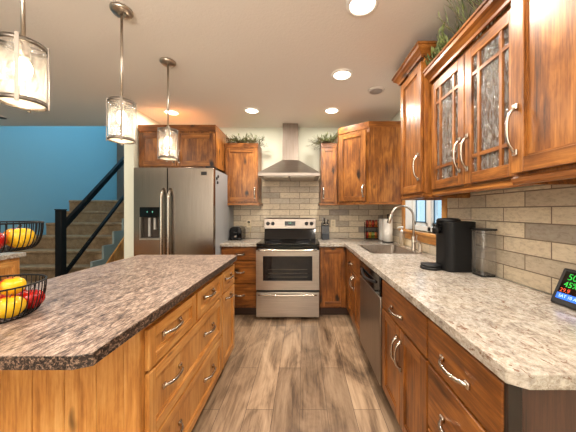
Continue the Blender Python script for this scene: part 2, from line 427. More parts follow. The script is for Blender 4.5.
# tile
m = MB(); m.box(-1.03, 1.19, YB-0.012, YB-0.001, 0.916, 1.44); m.box(-0.605, 0.25, YB-0.012, YB-0.001, 1.44, 1.80)
struct(m, 'trim_1', tile_b)
m = MB(); m.box(XW-0.012, XW-0.001, 0.30, WY0-0.075, 0.916, 1.44); m.box(XW-0.012, XW-0.001, WY1+0.075, YB-0.014, 0.916, 1.44); m.box(XW-0.012, XW-0.001, WY0-0.075, WY1+0.075, 0.916, 1.02)
struct(m, 'trim_2', tile_r)
struct(MB().box(-5.2, -5.188, -2.99, 3.59, 0, 0.1), 'baseboard_left', white_plastic)
# window
win = MB(); XF = XW+0.105
fr = plain('white_vinyl', (240, 240, 238), 0.4)
for a, b in ((WY0, WY0+0.045), (WY1-0.045, WY1), ((WY0+WY1)/2-0.035, (WY0+WY1)/2+0.035)): win.box(XF-0.03, XF+0.03, a, b, WZ0, WZ1, 0, 0.004)
win.box(XF-0.03, XF+0.03, WY0, WY1, WZ0, WZ0+0.05, 0, 0.004); win.box(XF-0.03, XF+0.03, WY0, WY1, WZ1-0.05, WZ1, 0, 0.004)
w1 = struct(win, 'window_1', fr)
sash = MB(); blu = plain('white_sash', (226, 234, 238), 0.4)
for a, b in ((WY0+0.06, (WY0+WY1)/2-0.05), ((WY0+WY1)/2+0.05, WY1-0.06)):
    for c in (a, b-0.03): sash.box(XF-0.02, XF+0.02, c, c+0.03, WZ0+0.055, WZ1-0.055)
    sash.box(XF-0.02, XF+0.02, a, b, WZ0+0.055, WZ0+0.09); sash.box(XF-0.02, XF+0.02, a, b, WZ1-0.09, WZ1-0.055)
sash.build('window_sash', blu, w1)
gk = MB()
for a, b in ((WY0+0.09, (WY0+WY1)/2-0.08), ((WY0+WY1)/2+0.08, WY1-0.09)):
    for c in (a, b-0.014): gk.box(XF-0.026, XF-0.018, c, c+0.014, WZ0+0.085, WZ1-0.085)
    gk.box(XF-0.026, XF-0.018, a, b, WZ0+0.085, WZ0+0.097); gk.box(XF-0.026, XF-0.018, a, b, WZ1-0.097, WZ1-0.085)
gk.build('gasket', plain('blue_grey_gasket', (52, 92, 122), 0.4), w1)
jb = MB(); jb.box(XW, XF-0.031, WY0, WY0+0.012, WZ0, WZ1); jb.box(XW, XF-0.031, WY1-0.012, WY1, WZ0, WZ1); jb.build('jamb', fr, w1)
MB().box(XF-0.003, XF+0.003, WY0+0.05, WY1-0.05, WZ0+0.05, WZ1-0.05).build('pane', clear_glass, w1)
cs = MB(); T = 0.07
cs.box(XW-0.02, XW-0.001, WY0-T, WY0, WZ0, WZ1+T, 0, 0.003); cs.box(XW-0.02, XW-0.001, WY1, WY1+T, WZ0, WZ1+T, 0, 0.003); cs.box(XW-0.02, XW-0.001, WY0, WY1, WZ1, WZ1+T, 0, 0.003)
cs.build('casing', pz, w1)
st = MB(); st.box(XW-0.05, XF-0.03, WY0-T-0.02, WY1+T+0.02, WZ0-0.028, WZ0, 0, 0.006, 2); st.box(XW-0.02, XW-0.001, WY0-T, WY1+T, WZ0-0.10, WZ0-0.028, 0, 0.003)
st.build('window_sill', py, w1)

# ------------------------------------------------------------------ cabinet building blocks
def pull(F, u, v, along, L, parent, d0=0.0, mat=None, r=0.0078, rise=0.034):
    """bowed bar pull on two feet"""
    mb = MB(); pts = []
    for i in range(13):
        t = -1 + 2*i/12; h = rise*(1-abs(t)**3.2)*0.98 + 0.002
        a = t*L/2
        pts.append(F.p(u+(a if along == 'u' else 0), v+(a if along == 'v' else 0), d0+h))
    mb.tube(pts, [r*1.35 if i in (0, 12) else r for i in range(13)], 8)
    for sg in (-1, 1):
        uu, vv = (u+sg*L/2, v) if along == 'u' else (u, v+sg*L/2)
        mb.fbox(F, uu-0.012, uu+0.012, vv-0.012, vv+0.012, d0, d0+0.011, 0, 0.003)
    return mb.build('handle', mat or nickel, parent)
def slab_front(F, u0, u1, v0, v1, mats, parent, name='drawer', th=0.02):
    return MB().fbox(F, u0, u1, v0, v1, -th, 0, 0, 0.003).build(name, mats, parent)
def shaker(F, u0, u1, v0, v1, mats, parent, name='door', st=0.058, th=0.02, rec=0.011):
    """frame and recessed panel; mats=(vertical grain, horizontal grain)"""
    m = MB()
    m.fbox(F, u0, u0+st, v0, v1, -th, 0, 0, 0.0025); m.fbox(F, u1-st, u1, v0, v1, -th, 0, 0, 0.0025)
    m.fbox(F, u0+st, u1-st, v0, v0+st, -th, 0, 1, 0.0025); m.fbox(F, u0+st, u1-st, v1-st, v1, -th, 0, 1, 0.0025)
    m.fbox(F, u0+st-0.002, u1-st+0.002, v0+st-0.002, v1-st+0.002, -th, -rec, 0)
    # sloped bead round the panel
    for a, b, c, d in ((u0+st, u0+st+0.008, v0+st, v1-st), (u1-st-0.008, u1-st, v0+st, v1-st)): m.fbox(F, a, b, c, d, -rec, -rec+0.004, 0)
    for c, d in ((v0+st, v0+st+0.008), (v1-st-0.008, v1-st)): m.fbox(F, u0+st+0.008, u1-st-0.008, c, d, -rec, -rec+0.004, 1)
    return m.build(name, list(mats), parent)
CROWN = [(0, 0), (0.012, 0), (0.014, 0.014), (0.03, 0.032), (0.046, 0.044), (0.05, 0.062), (0.058, 0.065), (0.058, 0.078), (0, 0.078)]
def crown(path, z, mat, parent, side=1, k=1.0):
    return MB().sweep(path, [(o*k, z+h*k) for o, h in CROWN], 0, side).build('crown_moulding', mat, parent)
def light_rail(path, z, mat, parent, side=1):
    return MB().sweep(path, [(-0.02, z), (0.006, z), (0.012, z-0.008), (0.012, z-0.022), (0.006, z-0.032), (-0.02, z-0.032)], 0, side).build('light_rail', mat, parent)

# ------------------------------------------------------------------ right-hand base run (fronts face -X at x = 0.54)
FX = 0.54
FRr = Frame((FX, 0, 0), (0, 1, 0), (-1, 0, 0))
def base_body(t, y0, y1, zt=0.872, side_near=False):
    m = MB(); m.box(FX+0.034, XW-0.02, y0, y1, 0.10, zt)
    m.build('carcass', bz, t)
    MB().box(FX+0.05, XW-0.03, y0, y1, 0.001, 0.10).build('toe_kick', toe, t)
ZD = (0.668, 0.848)
t = thing('base_cabinet', 'alder three-drawer base cabinet at the near end of the right-hand counter', 'cabinet', (0.87, 0.9, 0))
base_body(t, 0.70, 1.108)
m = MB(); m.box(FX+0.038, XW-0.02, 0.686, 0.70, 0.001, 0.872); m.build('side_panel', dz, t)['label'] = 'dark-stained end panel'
m = MB(); m.box(FX-0.001, FX+0.040, 0.672, 0.686, 0.10, 0.872, 0, 0.003); m.build('corner_stile', plain('stile_shade_brown', (36, 22, 16), 0.3), t)['label'] = 'corner stile, near-black for its shade'  # the shade on this stile is put into its near-black colour
for v0, v1 in ((ZD[0], ZD[1]), (0.392, 0.656), (0.112, 0.380)):
    d = slab_front(FRr, 0.690, 1.103, v0, v1, by, t); pull(FRr, 0.906, (v0+v1)/2-0.01, 'u', 0.15, d)
t = thing('base_cabinet', 'alder base cabinet with one wide drawer over two doors, between dishwasher and drawer stack', 'cabinet', (0.87, 1.43, 0))
base_body(t, 1.112, 1.748)
d = slab_front(FRr, 1.117, 1.742, ZD[0], ZD[1], by, t); pull(FRr, 1.46, 0.735, 'u', 0.15, d)
for a, b, hu in ((1.117, 1.428, 1.402), (1.432, 1.742, 1.458)):
    d = shaker(FRr, a, b, 0.112, 0.656, (bz, by), t); pull(FRr, hu, 0.52, 'v', 0.15, d)
t = thing('base_cabinet', 'alder sink base cabinet with a false drawer front over two doors, left of the dishwasher', 'cabinet', (0.87, 2.77, 0))
m = MB(); m.box(FX+0.022, XW-0.02, 2.39, 3.186, 0.10, 0.65); m.box(FX+0.022, FX+0.06, 2.39, 3.186, 0.65, 0.872); m.build('carcass', bz, t)
MB().box(FX+0.05, XW-0.03, 2.39, 3.18, 0.001, 0.10).build('toe_kick', toe, t)
d = slab_front(FRr, 2.394, 3.05, ZD[0], ZD[1], by, t); pull(FRr, 2.84, 0.735, 'u', 0.13, d)
for a, b, hu in ((2.394, 2.72, 2.69), (2.724, 3.05, 2.754)):
    d = shaker(FRr, a, b, 0.112, 0.656, (bz, by), t); pull(FRr, hu, 0.55, 'v', 0.13, d)
slab_front(FRr, 3.056, 3.166, 0.112, 0.848, bz, t, 'filler_strip')
# dishwasher
t = thing('dishwasher', 'stainless dishwasher with a black control strip under the right-hand counter', 'dishwasher', (0.87, 2.07, 0))
MB().box(FX+0.03, XW-0.04, 1.756, 2.382, 0.10, 0.866).build('body', black_plastic, t)
m = MB(); m.fbox(FRr, 1.758, 2.38, 0.108, 0.715, -0.028, 0.010, 0, 0.006, 2); m.build('door', steel_dark, t)
m = MB(); m.fbox(FRr, 1.758, 2.38, 0.72, 0.866, -0.028, 0.012, 0, 0.006, 2); cp = m.build('control_panel', black_gloss, t)
pts = [FRr.p(1.85+0.44*i/12, 0.80-0.022*math.sin(PI*i/12), 0.014+0.022*math.sin(PI*i/12)) for i in range(13)]
MB().tube(pts, 0.011, 8).build('handle', black_plastic, cp)
MB().box(FX+0.05, XW-0.05, 1.758, 2.38, 0.001, 0.10).build('toe_kick', black_plastic, t)

# back corner base, back left drawers (fronts face -Y at y = 3.17)
FYb = 3.17
FBk = Frame((0, FYb, 0), (1, 0, 0), (0, -1, 0))
t = thing('base_cabinet', 'alder corner base cabinet with a single tall door, right of the range', 'cabinet', (0.37, 3.45, 0))
MB().box(0.207, XW-0.02, 3.204, YB-0.02, 0.10, 0.872).build('carcass', bz, t)
MB().box(0.207, FX+0.04, 3.23, YB-0.03, 0.001, 0.10).build('toe_kick', toe, t)
d = shaker(FBk, 0.214, 0.530, 0.125, 0.852, (bz, bx), t)
t = thing('base_cabinet', 'small alder three-drawer base cabinet between refrigerator and range', 'cabinet', (-0.8, 3.45, 0))
MB().box(-1.022, -0.572, 3.204, YB-0.02, 0.10, 0.872).build('carcass', bz, t)
MB().box(-1.022, -0.572, 3.23, YB-0.03, 0.001, 0.10).build('toe_kick', toe, t)
for v0, v1 in ((0.70, 0.852), (0.415, 0.690), (0.13, 0.405)):
    d = slab_front(FBk, -1.016, -0.578, v0, v1, bx, t); pull(FBk, -0.782, (v0+v1)/2, 'u', 0.095, d)

# ------------------------------------------------------------------ worktops and sink
SX0, SX1, SY0, SY1 = 0.665, 1.075, 2.405, 2.99
poly = [(0.557, 0.626), (0.517, 0.652), (0.517, 3.15), (0.207, 3.15), (0.207, YB-0.014), (XW-0.014, YB-0.014), (XW-0.014, 0.626)]
def rrect(x0, x1, y0, y1, r, k=4):
    out = []
    for cx, cy, a0 in ((x1-r, y1-r, 0), (x0+r, y1-r, 90), (x0+r, y0+r, 180), (x1-r, y0+r, 270)):
        for i in range(k+1): a = math.radians(a0+90*i/k); out.append((cx+r*math.cos(a), cy+r*math.sin(a)))
    return out
ctr = MB().slab(poly, 0.874, 0.914, 0, [rrect(SX0, SX1, SY0, SY1, 0.04)]).build('worktop', lam_l, loc=(0, 0, 0), bevmod=0.003)
tag(ctr, 'long L-shaped cream mottled worktop holding the sink', 'countertop')
c2 = MB().slab([(-1.024, 3.15), (-0.568, 3.15), (-0.568, YB-0.014), (-1.024, YB-0.014)], 0.874, 0.914).build('worktop', lam_l, bevmod=0.003)
tag(c2, 'short cream worktop between refrigerator and range, under the black toaster', 'countertop')

sk = thing('sink', 'stainless drop-in kitchen sink set in the cream worktop', 'sink', (0.88, 2.67, 0.72))
m = MB(); g = 0.004
outer = rrect(SX0-0.016, SX1+0.016, SY0-0.016, SY1+0.016, 0.05); inn = rrect(SX0+g, SX1-g, SY0+g, SY1-g, 0.038); bot = rrect(SX0+0.03, SX1-0.03, SY0+0.03, SY1-0.03, 0.03)
def loop(m, pts, z): return [m.bm.verts.new((x, y, z)) for x, y in pts]
L = [loop(m, outer, 0.9145), loop(m, outer, 0.9185), loop(m, inn, 0.9165), loop(m, bot, 0.74)]
for A, B in zip(L, L[1:]):
    n_ = len(A)
    for i in range(n_): m._face([A[i], A[(i+1) % n_], B[(i+1) % n_], B[i]], 0, False)
m._face(L[-1], 0); bmesh.ops.recalc_face_normals(m.bm, faces=m.bm.faces)
bas = m.build('basin', steel_dark, sk)
MB().lathe([(0.045, 0), (0.045, 0.004), (0.03, 0.005), (0.028, 0.001)], (0.88, 2.67, 0.7405), 20).build('drain', nickel, sk)
# faucet
fx, fy = 1.128, 2.60
t = thing('faucet', 'tall gooseneck pull-down faucet in brushed nickel behind the sink', 'faucet', (fx, fy, 0.914))
MB().lathe([(0.028, 0), (0.028, 0.006), (0.024, 0.012), (0.021, 0.02), (0.021, 0.13), (0.017, 0.14)], (fx, fy, 0.9145), 20).build('base', brushed, t)
pts = [(fx, fy, 1.04), (fx, fy, 1.14), (fx, fy, 1.24)]
for i in range(1, 14):
    a = PI*i/13*0.93; R = 0.115
    pts.append((fx-R+R*math.cos(a), fy+0.0*i, 1.25+R*math.sin(a)))
MB().tube(pts, 0.0115, 12).build('spout', brushed, t)
e = Vector(pts[-1]); dirn = (Vector(pts[-1])-Vector(pts[-2])).normalized()
MB().tube([e-dirn*0.005, e+dirn*0.01, e+dirn*0.03, e+dirn*0.085, e+dirn*0.09], [0.012, 0.016, 0.0175, 0.0195, 0.015], 14).build('spray_head', brushed, t)
MB().tube([(fx, fy-0.02, 1.0), (fx, fy-0.045, 1.003), (fx, fy-0.06, 1.02), (fx, fy-0.075, 1.075)], [0.012, 0.012, 0.008, 0.006], 10).build('lever', brushed, t)
t = thing('soap_pump', 'brushed nickel dispenser built into the worktop beside the faucet', 'dispenser', (1.135, 2.47, 0.914))
MB().lathe([(0.022, 0), (0.022, 0.006), (0.017, 0.012), (0.016, 0.075), (0.012, 0.085)], (1.135, 2.47, 0.9145), 18).build('base', brushed, t)
MB().tube([(1.135, 2.47, 0.998), (1.135, 2.47, 1.02), (1.10, 2.47, 1.022), (1.075, 2.47, 1.01)], 0.008, 10).build('nozzle', brushed, t)
# soap bottle on the ledge behind the sink
t = thing('soap_bottle', 'clear hand-soap bottle with a white pump at the left end of the window sill', 'bottle', (1.135, 2.93, 0.914))
MB().lathe([(0.028, 0.001), (0.03, 0.006), (0.03, 0.13), (0.02, 0.15), (0.012, 0.156)], (1.135, 2.93, 0.9145), 18).build('bottle_body', glassy('soap_liquid', (226, 206, 150), 0.12, 0.1, 0, 0.45), t)
MB().lathe([(0.017, 0), (0.017, 0.02), (0.006, 0.024), (0.006, 0.05), (0.016, 0.052), (0.016, 0.066), (0.004, 0.068)], (1.135, 2.93, 1.072), 16).tube([(1.135, 2.93, 1.13), (1.095, 2.93, 1.13), (1.09, 2.93, 1.12)], 0.006, 8).build('pump', white_plastic, t)

# ------------------------------------------------------------------ range
RX0, RX1 = -0.567, 0.198; RC = (RX0+RX1)/2
t = thing('range', 'stainless electric range with a black glass cooktop under the hood', 'stove', (RC, 3.42, 0))
MB().box(RX0+0.004, RX1-0.004, 3.115, 3.76, 0.03, 0.898).build('body', black_plastic, t)
m = MB(); m.box(RX0, RX1, 3.085, 3.62, 0.899, 0.921, 0, 0.005, 2); ct = m.build('cooktop', black_gloss, t)
ring = plain('burner_mark', (58, 58, 62), 0.2)
for x, y, r in ((-0.37, 3.24, 0.10), (0.0, 3.24, 0.085), (-0.37, 3.48, 0.075), (0.0, 3.48, 0.10)):
    MB().tube([(x+r*math.cos(2*PI*i/32), y+r*math.sin(2*PI*i/32), 0.9212) for i in range(32)], 0.0022, 6, 0, True).build('burner_ring', ring, ct)
# backguard
m = MB(); FSd = Frame((0, 0, 0), (0, 1, 0), (1, 0, 0))
m.prism([(3.60, 0.921), (3.76, 0.921), (3.76, 1.075), (3.655, 1.075)], FSd, RX0+0.02, RX1-0.02); m.build('backsplash_panel', black_gloss, t)
m = MB(); m.prism([(3.625, 1.062), (3.76, 1.062), (3.76, 1.215), (3.66, 1.215), (3.645, 1.20)], FSd, RX0+0.012, RX1-0.012); bgd = m.build('control_panel', steel_hd, t, bevmod=0.006)
FG = Frame((0, 3.635, 1.131), (1, 0, 0), (0, -1, 0.10), (0, 0.10, 1))
for u in (RC-0.315, RC-0.245, RC+0.235, RC+0.305):
    k = MB(); c = FG.p(u, 0.005, 0.0)
    k.lathe([(0.026, 0), (0.026, -0.008), (0.020, -0.012), (0.018, -0.03), (0.015, -0.033)], c, 18, 0, 'y'); k.box(c.x-0.004, c.x+0.004, c.y-0.038, c.y-0.03, c.z-0.016, c.z+0.018)
    k.build('knob', black_plastic, bgd)
dsp = MB().fbox(FG, RC-0.075, RC+0.075, -0.026, 0.036, -0.004, 0.004, 0, 0.002).build('clock_display', black_gloss, bgd)
grn = emit('green_digits', (110, 210, 160), 0.5)
text(FG, RC, 0.012, 0.0045, 0.018, '12:45', grn, bgd, 'clock_digits')
for i in range(6): pass
# door
FRg = Frame((0, 3.075, 0), (1, 0, 0), (0, -1, 0))
m = MB(); m.fbox(FRg, RX0+0.003, RX1-0.003, 0.845, 0.893, -0.035, 0.0, 0, 0.004); m.build('vent_trim', black_gloss, t)
m = MB(); wu0, wu1, wv0, wv1 = RX0+0.085, RX1-0.085, 0.475, 0.772
u0, u1, v0, v1 = RX0+0.003, RX1-0.003, 0.365, 0.842
for a, b, c, d in ((u0, wu0, v0, v1), (wu1, u1, v0, v1), (wu0, wu1, v0, wv0), (wu0, wu1, wv1, v1)): m.fbox(FRg, a, b, c, d, -0.035, 0.012)
dr = m.build('door', steel_h, t)
wm = NT('oven_window'); wm.set(Base_Color=lin((14, 16, 20)), Roughness=0.06, Metallic=0.0)
MB().fbox(FRg, wu0, wu1, wv0, wv1, -0.03, 0.006).build('oven_window', wm.m, dr)
m = MB()
for z in (0.52, 0.565, 0.61): m.tube([FRg.p(wu0+0.06, z, 0.0065), FRg.p(wu1-0.06, z, 0.0065)], 0.0022, 6)
m.build('oven_rack', plain('rack_wire', (120, 108, 92), 0.4, 0.8), dr)
def barpull(v, parent):
    m = MB(); m.tube([FRg.p(RX0+0.04+0.685*i/16, v, 0.045+0.012*math.sin(PI*i/16)) for i in range(17)], 0.012, 10)
    for u in (RX0+0.045, RX1-0.045): m.fbox(FRg, u-0.014, u+0.014, v-0.012, v+0.012, 0.008, 0.05, 0, 0.004)
    return m.build('handle', nickel, parent)
barpull(0.848, dr)
m = MB(); m.fbox(FRg, u0, u1, 0.035, 0.335, -0.035, 0.008, 0, 0.006, 2); dw = m.build('storage_drawer', steel_h, t)
m = MB(); m.tube([FRg.p(RX0+0.03+0.70*i/16, 0.306, 0.02+0.012*math.sin(PI*i/16)) for i in range(17)], 0.009, 10); m.build('handle', nickel, dw)
for x in (RX0+0.05, RX1-0.05):
    for y in (3.16, 3.70): MB().lathe([(0.018, 0.001), (0.018, 0.031)], (x, y, 0), 10).build('foot', black_plastic, t)

# range hood
HX = -0.178
t = thing('range_hood', 'stainless chimney range hood on the wall above the range', 'hood', (HX, 3.5, 1.76))
hw, hy = 0.392, 3.225
m = MB()
A = [(HX-hw, hy), (HX+hw, hy), (HX+hw, YB-0.013), (HX-hw, YB-0.013)]; B = [(HX-0.116, 3.60), (HX+0.116, 3.60), (HX+0.113, YB-0.013), (HX-0.113, YB-0.013)]
a = loop(m, A, 1.802); b = loop(m, B, 2.035)
for i in range(4): m._face([a[i], a[(i+1) % 4], b[(i+1) % 4], b[i]], 0)
m._face(a[::-1], 0); m._face(b, 0); bmesh.ops.recalc_face_normals(m.bm, faces=m.bm.faces)
m.build('canopy', steel_hd, t)
MB().box(HX-hw, HX+hw, hy, YB-0.013, 1.760, 1.802, 0, 0.003).build('rim', steel_hd, t)
m = MB(); m.box(HX-0.113, HX+0.113, 3.605, YB-0.003, 2.033, 2.32); m.box(HX-0.110, HX+0.110, 3.608, YB-0.003, 2.32, HC-0.002); m.build('chimney', steel_dark, t)
m = MB(); m.box(HX-0.33, HX-0.01, hy+0.06, YB-0.08, 1.752, 1.760); m.box(HX+0.01, HX+0.33, hy+0.06, YB-0.08, 1.752, 1.760); m.build('grease_filter', brushed, t)

# ------------------------------------------------------------------ refrigerator
FXL, FXR, FYF = -1.935, -1.022, 2.915
FF = Frame((0, FYF, 0), (1, 0, 0), (0, -1, 0))
t = thing('refrigerator', 'stainless side-by-side refrigerator with a water dispenser in its left door', 'refrigerator', ((FXL+FXR)/2, 3.3, 0))
MB().box(FXL+0.005, FXR-0.003, FYF+0.075, 3.76, 0.02, 1.80).build('body', grey_enamel, t)
SP = -1.553
dx0, dx1, dz0, dz1 = -1.868, -1.628, 0.985, 1.36
m = MB()
for a, b, c, d in ((FXL, dx0, 0.09, 1.812), (dx1, SP-0.003, 0.09, 1.812), (dx0, dx1, 0.09, dz0), (dx0, dx1, dz1, 1.812)): m.fbox(FF, a, b, c, d, -0.068, 0)
ld = m.build('door', steel_f, t)
m = MB(); m.fbox(FF, SP+0.003, FXR, 0.09, 1.812, -0.068, 0, 0, 0.010, 3); rd = m.build('door', steel_f, t)
dp = MB(); dp.fbox(FF, dx0, dx1, 1.245, dz1, -0.05, 0.004, 0, 0.004); dpo = dp.build('dispenser_panel', black_gloss, ld)
MB().fbox(FF, dx0, dx1, dz0, 1.245, -0.068, -0.055).build('dispenser_recess', plain('recess_grey', (74, 66, 60), 0.4, 0.6), ld)
led = emit('teal_led', (120, 220, 200), 0.8)
for u in (dx0+0.09, dx0+0.15): MB().lathe([(0.006, 0), (0.005, -0.0012)], FF.p(u, 1.305, 0.0046), 10, 0, 'y').build('indicator_light', led, ld)
m = MB(); m.fbox(FF, dx0, dx0+0.012, dz0, 1.245, -0.054, 0.003); m.fbox(FF, dx1-0.012, dx1, dz0, 1.245, -0.054, 0.003); m.fbox(FF, dx0, dx1, dz0, dz0+0.018, -0.054, 0.006); m.build('dispenser_frame', plain('pewter', (176, 170, 162), 0.35, 0.9), ld)
m = MB(); m.fbox(FF, -1.79, -1.765, 1.02, 1.235, -0.05, -0.03, 0, 0.003); m.fbox(FF, -1.725, -1.70, 1.10, 1.235, -0.05, -0.025, 0, 0.003); m.build('paddle', plain('grey_paddle', (170, 168, 164), 0.4), ld)
for u, par in ((-1.592, ld), (-1.512, rd)):
    pts = [FF.p(u, 0.62+0.95*i/20, 0.004+0.05*min(1, 3.2*math.sin(PI*i/20))**0.8 if 0 < i < 20 else 0.002) for i in range(21)]
    MB().tube(pts, 0.0155, 10).build('handle', nickel, par)
MB().fbox(FF, -1.165, -1.10, 1.725, 1.765, 0, 0.003, 0, 0.001).build('badge', plain('badge_dark', (48, 44, 42), 0.35, 0.5), rd)
m = MB(); m.box(FXL+0.02, FXR-0.02, FYF+0.10, 3.70, 1.80, 1.815); m.box(FXR-0.10, FXR-0.004, FYF+0.02, FYF+0.16, 1.813, 1.83); m.build('hinge_cover', black_plastic, t)
MB().box(FXL+0.02, FXR-0.02, FYF+0.04, FYF+0.07, 0.01, 0.085).build('grille', black_plastic, t)
for i, (y, z, lb) in enumerate(((3.02, 1.70, 'small black magnet on the refrigerator side, the upper front one'), (3.07, 1.73, 'small black magnet on the refrigerator side, farthest from its door'), (3.05, 1.655, 'small black magnet on the refrigerator side, the lowest one'))):
    tag(MB().lathe([(0.017, 0), (0.017, 0.008), (0.012, 0.012)], (FXR-0.003, y, z), 12, 0, 'x').build('fridge_magnet', black_plastic, loc=(FXR-0.003, y, z)) if False else MB().lathe([(0.017, 0), (0.017, 0.008), (0.012, 0.012)], (FXR-0.0025, y, z), 12, 0, 'x').build('fridge_magnet', black_plastic), lb, 'magnet', 'magnets on the refrigerator')

# ------------------------------------------------------------------ wall cabinets
def wall_cab(label, x0, x1, yf, y1, z0, z1, loc, doors, crown_path, rail_path, side=1, kind='cabinet'):
    pass
# above the refrigerator
t = thing('wall_cabinet', 'wide two-door alder cabinet above the refrigerator', 'cabinet', (-1.49, 3.4, 1.835))
yf = 3.12; x0, x1 = -2.022, -1.072; z0, z1 = 1.852, 2.298
MB().box(x0, x1, yf+0.021, YB-0.002, z0, z1).build('carcass', wz, t)
F = Frame((0, yf, 0), (1, 0, 0), (0, -1, 0)); mid = (x0+x1)/2
for a, b, hu in ((x0+0.015, mid-0.004, mid-0.034), (mid+0.004, x1-0.015, mid+0.034)):
    d = shaker(F, a, b, z0+0.012, z1-0.03, (wz, wx), t); pull(F, hu, 1.98, 'v', 0.13, d)
crown([(x1, YB-0.004), (x1, yf+0.005), (x0, yf+0.005)], z1-0.004, bx, t, -1)
# left of hood
t = thing('wall_cabinet', 'narrow alder wall cabinet left of the hood with greenery on top', 'cabinet', (-0.82, 3.6, 1.40))
yf = 3.46; x0, x1 = -1.068, -0.612; z0, z1 = 1.425, 2.19
MB().box(x0, x1, yf+0.021, YB-0.013, z0, z1).build('carcass', wz, t)
F = Frame((0, yf, 0), (1, 0, 0), (0, -1, 0))
d = shaker(F, x0+0.015, x1-0.012, z0+0.012, z1-0.02, (wz, wx), t); pull(F, x1-0.042, 1.56, 'v', 0.13, d)
crown([(x1, YB-0.014), (x1, yf+0.012), (x0+0.001, yf+0.012)], z1-0.008, bx, t, -1, 0.75)
light_rail([(x1, YB-0.014), (x1, yf+0.02), (x0+0.001, yf+0.02)], z0, wx, t, -1)
# right of hood
t = thing('wall_cabinet', 'narrowest alder wall cabinet right of the hood with greenery on top', 'cabinet', (0.36, 3.6, 1.40))
x0, x1 = 0.245, 0.462
MB().box(x0, x1, yf+0.021, YB-0.013, z0, z1).build('carcass', wz, t)
d = shaker(F, x0+0.010, x1-0.012, z0+0.012, z1-0.02, (wz, wx), t, st=0.045); pull(F, x0+0.034, 1.56, 'v', 0.13, d)
crown([(x1-0.001, yf+0.012), (x0, yf+0.012), (x0, YB-0.014)], z1-0.008, bx, t, -1, 0.75)
light_rail([(x1-0.001, yf+0.02), (x0, yf+0.02), (x0, YB-0.014)], z0, wx, t, -1)
# diagonal corner
t = thing('wall_cabinet', 'tall diagonal alder corner cabinet between hood wall and window', 'cabinet', (0.9, 3.5, 1.40))
P0, P1 = Vector((0.466, 3.295)), Vector((0.772, 3.035)); cz0, cz1 = 1.425, 2.312
dd = (P1-P0).normalized(); nn = Vector((dd.y, -dd.x))
if nn.y > 0: nn = -nn
q0, q1 = P0-nn*0.021, P1-nn*0.0
MB().slab([(0.466, YB-0.013), (0.466, q0.y), (P0.x+0.01, P0.y+0.012), (P1.x, P1.y+0.021), (P1.x+0.02, 3.035), (XW-0.013, 3.035), (XW-0.013, YB-0.013)], cz0, cz1).build('carcass', wz, t)
F = Frame((P0.x+nn.x*0.02, P0.y+nn.y*0.02, 0), (dd.x, dd.y, 0), (nn.x, nn.y, 0)); LW = (P1-P0).length
d = shaker(F, 0.012, LW-0.02, cz0+0.012, cz1-0.03, (wz, wx), t); pull(F, LW-0.05, 1.56, 'v', 0.13, d)
crown([(XW-0.014, 3.037), (P1.x+0.012, 3.037), (P0.x, P0.y+0.005), (P0.x, YB-0.02)], cz1-0.004, bx, t, -1)
light_rail([(XW-0.014, 3.05), (P1.x+0.02, 3.05), (P0.x+0.012, P0.y+0.025), (P0.x+0.012, YB-0.02)], cz0, wx, t, -1)

# right wall uppers
def right_upper(label, xf, y0, y1, z0, z1, doors, crown_z, loc_y, glazed=False, handles=(), k=1.0, far_ret=True):
    t = thing('wall_cabinet', label, 'cabinet', (1.03, loc_y, 1.41))
    X0 = xf+0.021
    if glazed:
        m = MB(); m.box(X0, XW-0.013, y0, y0+0.018, z0, z1); m.box(X0, XW-0.013, y1-0.018, y1, z0, z1)
        m.box(X0, XW-0.013, y0+0.018, y1-0.018, z0, z0+0.018); m.box(X0, XW-0.013, y0+0.018, y1-0.018, z1-0.018, z1); m.box(XW-0.02, XW-0.013, y0+0.018, y1-0.018, z0+0.018, z1-0.018)
        m.build('carcass', [interior], t)
        for z in (1.68, 1.93): MB().box(X0+0.01, XW-0.021, y0+0.019, y1-0.019, z, z+0.016).build('shelf', interior, t)
        m = MB(); m.box(X0-0.001, X0+0.018, (y0+y1)/2-0.03, (y0+y1)/2+0.03, z0, z1); m.box(X0-0.002, X0+0.018, y0, y1, z1-0.04, z1); m.build('face_frame', wz, t)
    else:
        MB().box(X0, XW-0.013, y0, y1, z0, z1).build('carcass', wz, t)
    F = Frame((xf, 0, 0), (0, 1, 0), (-1, 0, 0))
    for (a, b), hu in zip(doors, handles):
        if not glazed:
            d = shaker(F, a, b, z0+0.012, z1-0.03, (wz, wy), t, rec=0.014)
        else:
            v0, v1, s_ = z0+0.012, z1-0.03, 0.058; m = MB()
            m.fbox(F, a, a+s_, v0, v1, -0.02, 0, 0, 0.0025); m.fbox(F, b-s_, b, v0, v1, -0.02, 0, 0, 0.0025)
            m.fbox(F, a+s_, b-s_, v0, v0+s_, -0.02, 0, 1, 0.0025); m.fbox(F, a+s_, b-s_, v1-s_, v1, -0.02, 0, 1, 0.0025)
            d = m.build('door', [wz, wy], t)
            mm = MB(); wdt = b-a-2*s_; bw = 0.009
            for u in (a+s_+wdt*0.2, b-s_-wdt*0.2): mm.fbox(F, u-bw, u+bw, v0+s_-0.001, v1-s_+0.001, -0.018, -0.003)
            hh = v1-v0-2*s_
            for v in (v0+s_+hh*0.14, v1-s_-hh*0.15): mm.fbox(F, a+s_-0.001, b-s_+0.001, v-bw, v+bw, -0.0175, -0.0035, 1)
            mm.build('muntins', [wz, wy], d)
            MB().fbox(F, a+s_-0.004, b-s_+0.004, v0+s_-0.004, v1-s_+0.004, -0.016, -0.012).build('pane', rain_glass, d)
        if hu is not None: pull(F, hu, 1.635, 'v', 0.18, d, r=0.0065, rise=0.036)
    return t
t = right_upper('tall alder wall cabinet with one solid door beside the window', 0.84, 1.808, 2.21, 1.44, 2.415, [(1.822, 2.196)], 0, 2.0, handles=(1.853,))
